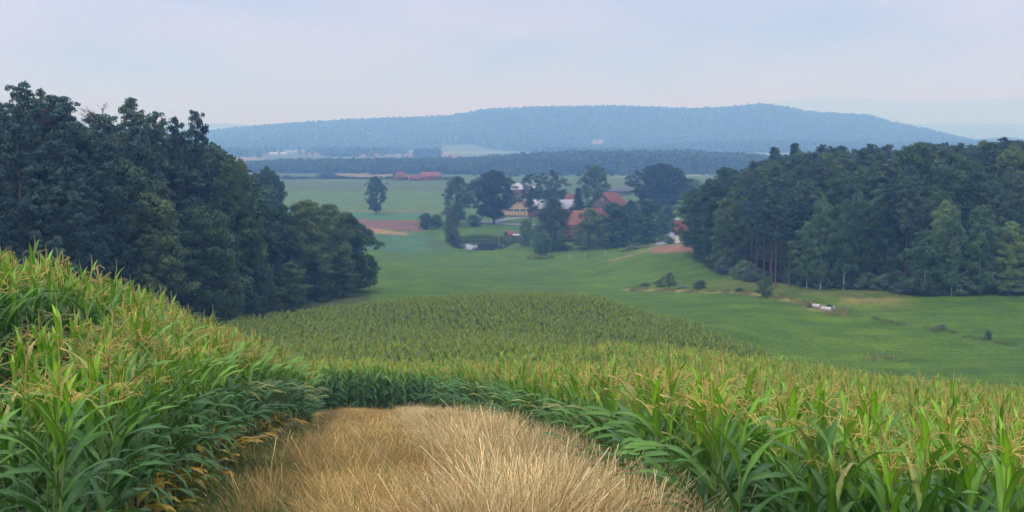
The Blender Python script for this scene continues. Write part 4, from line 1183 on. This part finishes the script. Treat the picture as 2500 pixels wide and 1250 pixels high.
def house(name, px, Y, base_py, wpx, eave_h, roof_h, depth, wall, roof, label, rz=0, hip=0.0, over=0.4, wins=(), chimney=False, door=None, cat='house', group=None, gablem=None, sink=0.6):
    """ridge along local x; wpx is the picture width of the long side; the near long side faces -y"""
    x = (px - 1250) / F * Y
    w_ = wpx / F * Y
    z = gz1(x, Y) if base_py is None else zat(px, base_py, Y)
    t = thing(name, (x, Y, z), label, cat, group, rz)
    hw, hd = w_ / 2, depth / 2
    mb = MB()
    mb.add([(-hw, -hd, -sink), (hw, -hd, -sink), (hw, hd, -sink), (-hw, hd, -sink), (-hw, -hd, eave_h), (hw, -hd, eave_h), (hw, hd, eave_h), (-hw, hd, eave_h)],
           [(0, 1, 5, 4), (1, 2, 6, 5), (2, 3, 7, 6), (3, 0, 4, 7)])
    if hip == 0:
        for s in (-1, 1):
            V = [(s * hw, -hd, eave_h), (s * hw, 0, eave_h), (s * hw, hd, eave_h), (s * hw, 0, eave_h + roof_h * 0.97), (s * hw, -hd / 2, eave_h + roof_h * 0.485), (s * hw, hd / 2, eave_h + roof_h * 0.485)]
            mb.add(V, [(0, 1, 3, 4), (1, 2, 5, 3)], 1 if gablem else 0)
    link('wall', mb.mesh('wall', [wall] + ([gablem] if gablem else [])), t)
    rb = MB()
    o = over; sl = roof_h / hd
    ez = eave_h - o * sl; rh = hw + o - hip
    th = 0.22
    E = [(-hw - o, -hd - o, ez), (hw + o, -hd - o, ez), (hw + o, hd + o, ez), (-hw - o, hd + o, ez), (-rh, 0, eave_h + roof_h), (rh, 0, eave_h + roof_h)]
    V = [(a, b, c + th) for a, b, c in E] + E
    rb.add(V, [(0, 1, 5, 4), (2, 3, 4, 5), (6, 10, 11, 7), (8, 11, 10, 9), (0, 6, 7, 1), (2, 8, 9, 3)])
    if hip > 0:
        rb.add(V, [(1, 2, 5, 5), (3, 0, 4, 4), (1, 7, 8, 2), (3, 9, 6, 0)])
    else:
        rb.add(V, [(0, 4, 10, 6), (4, 3, 9, 10), (1, 7, 11, 5), (5, 11, 8, 2)])
    ro = link('roof', rb.mesh('roof', [roof]), t)
    if chimney:
        cb_ = MB(); cb_.box(-0.35, 0.35, -0.35, 0.35, 0, 1.6); cb_.box(-0.45, 0.45, -0.45, 0.45, 1.6, 1.75)
        link('chimney', cb_.mesh('chimney', [R_DK]), ro, (hw * 0.3, 0, eave_h + roof_h - 0.4))
    for (face, u, zc, ww, hh) in wins:
        fb, gb = MB(), MB()
        gb.box(-ww / 2, ww / 2, -0.03, 0.0, -hh / 2, hh / 2)
        f_ = 0.09
        for (a, b, c, d) in ((-ww / 2 - f_, ww / 2 + f_, hh / 2, hh / 2 + f_), (-ww / 2 - f_, ww / 2 + f_, -hh / 2 - f_, -hh / 2), (-ww / 2 - f_, -ww / 2, -hh / 2, hh / 2), (ww / 2, ww / 2 + f_, -hh / 2, hh / 2), (-0.03, 0.03, -hh / 2, hh / 2)):
            fb.box(a, b, -0.08, -0.035, c, d)
        loc, rr = {'f': ((u, -hd - 0.005, zc), 0), 'l': ((-hw - 0.005, u, zc), -math.pi / 2), 'r': ((hw + 0.005, u, zc), math.pi / 2)}[face]
        wo = link('window', fb.mesh('window', [FRAME]), t, loc); wo.rotation_euler = (0, 0, rr)
        link('pane', gb.mesh('pane', [GLASS]), wo)
    if door:
        db = MB(); db.box(-door[2] / 2, door[2] / 2, -0.06, 0, 0, door[3])
        do = link('door', db.mesh('door', [W_BR]), t, {'f': (door[1], -hd - 0.005, 0), 'l': (-hw - 0.005, door[1], 0), 'r': (hw + 0.005, door[1], 0)}[door[0]])
        do.rotation_euler = (0, 0, {'f': 0, 'l': -math.pi / 2, 'r': math.pi / 2}[door[0]])
    return t
R = math.radians
house('barn', 976, 955, 438, 30, 1.5, 4.2, 8.5, W_BR, R_RED, 'far barn with steep red roof and dark gable, left of the far farm', R(55), wins=[('l', 0, 2.5, 1, 1)], cat='barn', gablem=W_WD)
house('barn', 1014, 955, 438.5, 27, 0.9, 2.6, 7, W_BR, R_RED, 'far low red-roofed barn between the steep barn and the farmhouse', R(4), cat='barn')
house('farmhouse', 1041, 960, 438, 24, 2.2, 3.6, 8, W_BR, R_OR, 'far farmhouse with bright red roof and chimney', R(4), chimney=True, wins=[('f', -2, 1.3, 1, 1.2), ('f', 1.5, 1.3, 1, 1.2)])
house('barn', 1063, 960, 437.5, 24, 2.2, 3.5, 8, W_BR, R_DK, 'far barn with dull brown roof adjoining the bright roof', R(4), door=('f', 0, 2.4, 2.2), cat='barn')
# farm in the middle
house('cattle_shed', 1280, 575, 521, 72, 3.2, 3.0, 20, W_BE, R_RED, 'beige cattle shed with shallow red roof and a band of dark windows', R(68), wins=[('l', -5, 1.9, 2.4, 1.0), ('l', -2, 1.9, 2.4, 1.0), ('l', 1, 1.9, 2.4, 1.0), ('l', 4, 1.9, 2.4, 1.0)], cat='shed')
house('machine_hall', 1352, 570, 524, 128, 3.2, 3.6, 16, W_BR, R_GY, 'long farm hall with pale grey sheet roof behind the weeping birch', R(3), door=('f', -8, 3.5, 3), cat='hall')
house('machine_hall', 1276, 700, 474, 66, 3.0, 3.0, 14, W_BR, R_GY, 'pale grey-roofed hall standing behind the great dark tree', R(-8), door=('f', -3, 3.5, 3), cat='hall')
house('barn', 1395, 600, 505, 36, 3.5, 2.6, 9, W_BR, R_RED, 'red-roofed barn peeping over the grey hall roof', R(5), door=('f', 0, 3, 3), cat='barn')
house('barn', 1487, 500, 530, 56, 4.8, 5.0, 12.5, W_WD, R_RED, 'wooden-gabled barn with tall red half-hipped roof', R(52), hip=0, wins=[('l', 0, 7.0, 0.8, 1.2)], cat='barn', gablem=W_WD, over=0.6)
house('farmhouse', 1466, 470, 552, 76, 3.2, 3.4, 10, W_OR, R_RED, 'farmhouse with long level red roof before the wooden-gabled barn', R(0), chimney=True, wins=[('f', -3, 1.5, 1, 1.3), ('f', 2, 1.5, 1, 1.3)])
house('farmhouse', 1412, 450, 571, 44, 4.0, 4.5, 8.5, W_OR, R_OR, 'orange farmhouse wing with half-hipped orange roof', R(8), hip=1.8, wins=[('f', -1.5, 1.6, 0.9, 1.3), ('f', 1.5, 1.6, 0.9, 1.3)], door=('f', 0, 1.0, 2.0))
house('porch_house', 1394, 446, 574, 26, 2.9, 1.8, 6, W_OR, R_OR, 'low orange-roofed annex left of the orange farmhouse', R(8), wins=[('f', 0, 1.4, 0.9, 1.1)], cat='annex')
house('shed', 1246, 455, 582, 20, 1.5, 1.1, 3, W_WD, R_DK, 'little dark wooden shed with brown roof above the pond', R(35), door=('l', 0, 0.9, 1.4), cat='shed')
house('shed', 1262, 452, 582, 15, 1.15, 0.3, 2.4, W_WD, R_GY, 'low lean-to with pale sheet roof beside the little pond shed', R(3), door=('f', 0, 0.8, 1.0), cat='shed')
house('barn', 1512, 700, 470, 54, 0.9, 2.0, 7, W_WD, R_DG, 'long low barn with dark slate roof in the far green field', R(2), door=('f', 0, 2.4, 0.8), cat='barn')
house('white_house', 1672, 396, 596, 46, 3.7, 3.6, 8, W_WH, R_RED, 'white house with small dark window at the tip of the right forest', R(-4), wins=[('f', -1.4, 1.3, 0.42, 1.0), ('f', 1.6, 1.4, 0.7, 1.0)], cat='house')
# village in the haze
for i, (px, Y, wp, hh) in enumerate([(530, 2280, 14, 5), (671, 2380, 20, 4), (694, 2380, 14, 4), (757, 2250, 10, 4), (775, 2300, 9, 4), (797, 2260, 12, 4), (835, 2280, 9, 4), (880, 2260, 12, 4), (887, 2150, 13, 3), (921, 2180, 9, 4),
                                     (952, 2200, 10, 3), (975, 2210, 8, 4), (996, 2180, 9, 4), (1040, 2170, 10, 4), (1056, 2230, 8, 4), (1100, 2170, 10, 3), (1716, 1800, 8, 4), (652, 2150, 8, 4), (518, 2200, 9, 7)]):
    big = i in (1, 2)
    house('village_house', px, Y, None, wp, hh * 0.8, 3.0, 8, W_CR, R_GY if big else R_OR,
          ('long pale-roofed hall in the hazy village, left of a pair', 'short pale-roofed hall in the hazy village, right of a pair')[i - 1] if big else 'small pale house with red roof in the hazy distant village', random.uniform(-0.5, 0.5),
          wins=[('f', 0, 1.6, 1.2, 1.2)], group=None if big else 'houses of the hazy distant village')

# ------------------------------------------------------------------ water, roads
def water():
    m, t, n, l = new_mat('pond water')
    b = n('ShaderNodeBsdfPrincipled'); b.inputs['Base Color'].default_value = (0.02, 0.028, 0.025, 1); b.inputs['Roughness'].default_value = 0.03
    b.inputs['IOR'].default_value = 1.33; b.inputs['Specular IOR Level'].default_value = 0.9
    bu = n('ShaderNodeBump'); bu.inputs['Strength'].default_value = 0.05; bu.inputs['Distance'].default_value = 0.05
    l(noise(t, 1.2, 3, 0.5, geopos(t)), bu.inputs['Height']); l(bu.outputs[0], b.inputs['Normal'])
    o = n('ShaderNodeOutputMaterial'); l(b.outputs[0], o.inputs[0])
    z0 = gz1(POND[0], POND[1]) + 1.28
    th = np.linspace(0, 2 * math.pi, 49)[:-1]
    V = [(POND[0], POND[1], z0)] + [(POND[0] + 1.18 * POND[2] * math.cos(a), POND[1] + 1.18 * POND[3] * math.sin(a), z0) for a in th]
    Tt = [(0, 1 + i, 1 + (i + 1) % 48) for i in range(48)]
    tag(link('pond_water', mesh_np('pond_water', V, None, [m], T=Tt)), 'small still pond reflecting white sky and dark trees', None, None, 'structure')
    return z0
ZP = water()
ASPH = plain_mat('pale worn asphalt', (0.22, 0.23, 0.26), 0.85, 0.12, 0.5)
def road(pts, wd, label):
    P = np.array([((px - 1250) / F * Y, Y) for px, Y in pts])
    s = np.linspace(0, len(P) - 1, 60)
    P = np.stack([np.interp(s, range(len(P)), P[:, i]) for i in (0, 1)], 1)
    for _ in range(6): P[1:-1] = (P[:-2] + P[2:] + 2 * P[1:-1]) / 4
    D = np.gradient(P, axis=0); D /= np.linalg.norm(D, axis=1)[:, None]
    Nn = np.stack([-D[:, 1], D[:, 0]], 1)
    A, B = P - Nn * wd / 2, P + Nn * wd / 2
    z = np.maximum(ground(A[:, 0], A[:, 1]), np.maximum(ground(B[:, 0], B[:, 1]), ground(P[:, 0], P[:, 1]))) + 0.14
    V = np.concatenate([np.c_[A, z], np.c_[B, z], np.c_[A, z - 0.6], np.c_[B, z - 0.6]])
    n_ = len(P); i = np.arange(n_ - 1)
    Q = np.concatenate([np.stack([i, i + 1, i + 1 + n_, i + n_], 1), np.stack([i, i + 2 * n_, i + 1 + 2 * n_, i + 1], 1), np.stack([i + n_, i + 1 + n_, i + 1 + 3 * n_, i + 3 * n_], 1)])
    tag(link('road', mesh_np('road', V, Q, [ASPH])), label, None, None, 'structure')
road([(1120, 540), (1170, 536), (1215, 528), (1280, 524), (1360, 520), (1420, 520)], 6.0, 'pale farm road passing behind the great dark tree')
road([(1200, 533), (1225, 548), (1260, 560), (1300, 566), (1345, 566)], 4.5, 'pale farm road branching to the cattle shed')
road([(1590, 378), (1605, 392), (1622, 410), (1634, 430), (1641, 455), (1645, 480), (1650, 520)], 3.6, 'narrow grey road running between the garden trees and the white house')

# reeds and bank grass round the pond, dry strips along the ditch
def strips():
    pr = [tuft(40, 45, 1.0, 1.3, 0.2, 0.62, 0.018), tuft(41, 60, 1.0, 1.2, 0.2, 0.97, 0.026), tuft(42, 45, 1.0, 1.2, 0.5, 0.8, 0.018)]
    X, Y, S, Vv = [], [], [], []
    def add(x, y, s, v):
        X.append(x); Y.append(y); S.append(s); Vv.append(v)
    for i in range(300):
        a = random.uniform(-0.3, 3.44) if random.random() < 0.85 else random.uniform(0, 6.283); q = random.uniform(1.1, 1.22)
        add(POND[0] + POND[2] * q * math.cos(a), POND[1] + POND[3] * q * math.sin(a), random.uniform(0.3, 0.6) * (2.2 if math.sin(a) > 0.1 else 1), 1 if random.random() < 0.85 else 2)
    for i in range(1500):
        px = random.uniform(1540, 2500)
        if px > 2080 and random.random() < 0.55: continue
        yb = float(np.interp(px, [1500, 1560, 1700, 1890, 2010, 2200, 2500], [262, 258, 232, 205, 192, 172, 152]))
        y = yb + random.gauss(0, 3.2 if px < 2080 else 0.9)
        if fbm(np.array([px]), np.array([y * 3]), 60, 77)[0] < -0.05: continue
        add((px - 1250) / F * y, y, random.uniform(0.2, 0.65) * (1 if px < 2080 else 0.7), random.choice([0, 0, 0, 2] if px < 2080 else [1, 2, 2]))
    for i in range(90):
        px = random.uniform(1520, 1600); y = 352 + random.gauss(0, 2)
        add((px - 1250) / F * y, y, random.uniform(0.4, 1.1), random.choice([0, 2, 2]))
    for i in range(12):
        px = random.gauss(2165, 30); y = 139 + random.gauss(0, 2.2) + (px - 2080) * 0.01
        add((px - 1250) / F * y, y, random.uniform(0.3, 0.9), random.choice([0, 0, 2]))
    for i in range(160):
        px = random.uniform(1290, 1345); y = 393 + random.gauss(0, 2.5)
        add((px - 1250) / F * y, y, random.uniform(0.5, 1.2), random.choice([0, 2, 1]))
    X, Y = np.array(X), np.array(Y); Z = ground(X, Y)
    n_ = len(X)
    rot = np.zeros((n_, 3)); rot[:, 2] = rng.uniform(0, 6.283, n_)
    scatter('weeds', np.stack([X, Y, Z - 0.03], 1), rot, np.repeat(np.array(S)[:, None], 3, 1), np.array(Vv), pr, 'ochre and green tall weeds along the meadow ditch and the pond bank')
strips()

# ------------------------------------------------------------------ concrete pipes, posts, digger
def pipe(px, py, Y, L_, rad, rz, label, rx=0.0):
    k = 28
    th = np.arange(k) * 2 * math.pi / k
    mb = MB()
    prof_ = [(-L_ / 2, rad * 0.84), (-L_ / 2, rad * 0.98), (-L_ / 2 + 0.03, rad), (L_ / 2 - 0.03, rad), (L_ / 2, rad * 0.98), (L_ / 2, rad * 0.84)]
    V = [(a, r_ * math.cos(t_), r_ * math.sin(t_)) for a, r_ in prof_ for t_ in th]
    n_ = len(prof_)
    Q = [(i * k + j, i * k + (j + 1) % k, ((i + 1) % n_) * k + (j + 1) % k, ((i + 1) % n_) * k + j) for i in range(n_) for j in range(k)]
    mb.add(V, Q)
    x = (px - 1250) / F * Y
    o = link('concrete_pipe', mb.mesh('concrete_pipe', [CONC], False, False), None, (x, Y, gz1(x, Y) + rad * 0.9))
    o.rotation_euler = (0, 0, rz)
    return tag(o, label, 'concrete pipe', 'concrete pipes lying in the meadow')
pipe(1999, 748, 191.5, 1.35, 0.36, R(-38), 'pale concrete pipe, left one of the pair lying in the meadow')
pipe(2025, 752, 188.3, 1.6, 0.38, R(-38), 'pale concrete pipe, right one of the pair lying in the meadow')
pipe(2036, 750, 190.0, 1.2, 0.34, R(-38), 'dark-shaded concrete pipe half hidden behind the right pipe of the pair')
POSTM = plain_mat('weathered post wood', (0.30, 0.26, 0.22), 0.9, 0.2, 5); POSTW = plain_mat('white plastic post', (0.6, 0.62, 0.6), 0.6, 0.1, 5)
def post(name, px, Y, h, r_, mat_, label, group=None, cat='post'):
    mb = MB(); zs = [-0.3, 0.05, h * 0.7, h * 0.97, h]
    mb.tube([(0.004 * z, 0, z) for z in zs], [r_, r_, r_ * 0.9, r_ * 0.85, r_ * 0.3], 8)
    x = (px - 1250) / F * Y
    return tag(link(name, mb.mesh(name, [mat_], False, True), None, (x, Y, gz1(x, Y))), label, cat, group)
post('utility_pole', 1217, 456, 4.2, 0.12, POSTM, 'short weathered wooden pole on the grass above the pond', cat='pole')
for px, Y in [(1338, 396), (1392, 378), (1429, 372), (1478, 366), (1515, 358), (1389, 412), (1494, 412), (1655, 322)]:
    post('fence_post', px, Y, 1.25, 0.045, POSTW, 'thin pale pasture fence post at the far meadow edge', 'thin posts of the pasture fence')
sx = (1222 - 1250) / F * 540
mb = MB(); mb.tube([(0, 0, -0.3), (0, 0, 2.2)], [0.04, 0.04], 6)
sg = thing('road_sign', (sx, 545, gz1(sx, 545)), 'small pale road sign on a post beside the farm road', 'road sign')
link('post', mb.mesh('post', [POSTW]), sg)
mb = MB(); mb.tube([(0, -0.08, 2.0), (0, -0.05, 2.0)], [0.4, 0.4], 20); th = np.arange(20) * math.pi / 10
mb.add([(0.4 * math.cos(a), -0.08, 2.0 + 0.4 * math.sin(a)) for a in th], [(0, i, i + 1, i + 2) for i in range(1, 18, 2)])
link('sign_face', mb.mesh('sign_face', [plain_mat('pinkish sign paint', (0.6, 0.3, 0.28), 0.5, 0.05)]), sg)
# yellow digger in the farmyard
def digger():
    YEL = plain_mat('yellow machine paint', (0.65, 0.38, 0.03), 0.45, 0.1, 2); DKM = plain_mat('dark rubber', (0.03, 0.03, 0.03), 0.9, 0.2, 3)
    Y = 528; x = (1386 - 1250) / F * Y
    t = thing('excavator', (x, Y, gz1(x, Y)), 'small yellow excavator in the farmyard beside the orange annex', 'excavator', None, R(15))
    b = MB(); b.box(-1.1, 1.2, -0.9, 0.9, 0.85, 1.7); link('body', b.mesh('body', [YEL]), t)
    b = MB(); b.box(-0.3, 0.9, -0.8, 0.1, 1.7, 2.7); link('cab', b.mesh('cab', [GLASS]), t)
    for s in (-1, 1):
        b = MB(); k = 16; A = [(1.4 * math.cos(q) if abs(math.cos(q)) < .1 else math.copysign(1.0, math.cos(q)) + 0.4 * math.cos(q), 0.4 + 0.4 * math.sin(q)) for q in np.arange(k) * 2 * math.pi / k]
        V = [(a, s * 0.85 - 0.25, z) for a, z in A] + [(a, s * 0.85 + 0.25, z) for a, z in A]
        b.add(V, [(i, (i + 1) % k, k + (i + 1) % k, k + i) for i in range(k)] + [(0, i, i + 1, i + 2) for i in range(1, k - 1, 2) if i + 2 < k] + [(k, k + i, k + i + 1, k + i + 2) for i in range(1, k - 1, 2) if i + 2 < k])
        link('track', b.mesh('track', [DKM]), t)
    b = MB(); b.tube([(-0.9, 0.3, 1.5), (-2.4, 0.3, 3.0), (-3.6, 0.3, 1.8), (-3.8, 0.3, 0.7)], [0.18, 0.2, 0.16, 0.1], 4); b.box(-4.1, -3.5, 0.0, 0.6, 0.3, 0.9)
    link('arm', b.mesh('arm', [YEL]), t)
digger()

# ------------------------------------------------------------------ haze
def haze():
    m, t, n, l = new_mat('haze')
    v = n('ShaderNodeVolumePrincipled')
    v.inputs['Color'].default_value = (0.24, 0.50, 1.0, 1)
    v.inputs['Absorption Color'].default_value = (1, 1, 1, 1)      # scatters only, more in the blue
    v.inputs['Density'].default_value = 0.00047
    v.inputs['Anisotropy'].default_value = 0.0
    o = n('ShaderNodeOutputMaterial'); l(v.outputs[0], o.inputs['Volume'])
    mb = MB(); mb.box(-16000, 16000, -300, 20500, -60, 575)
    h = link('haze', mb.mesh('haze', [m]))
    tag(h, 'pale blue haze lying over the valley', None, None, 'stuff')
haze()
print('objects', len(bpy.data.objects))
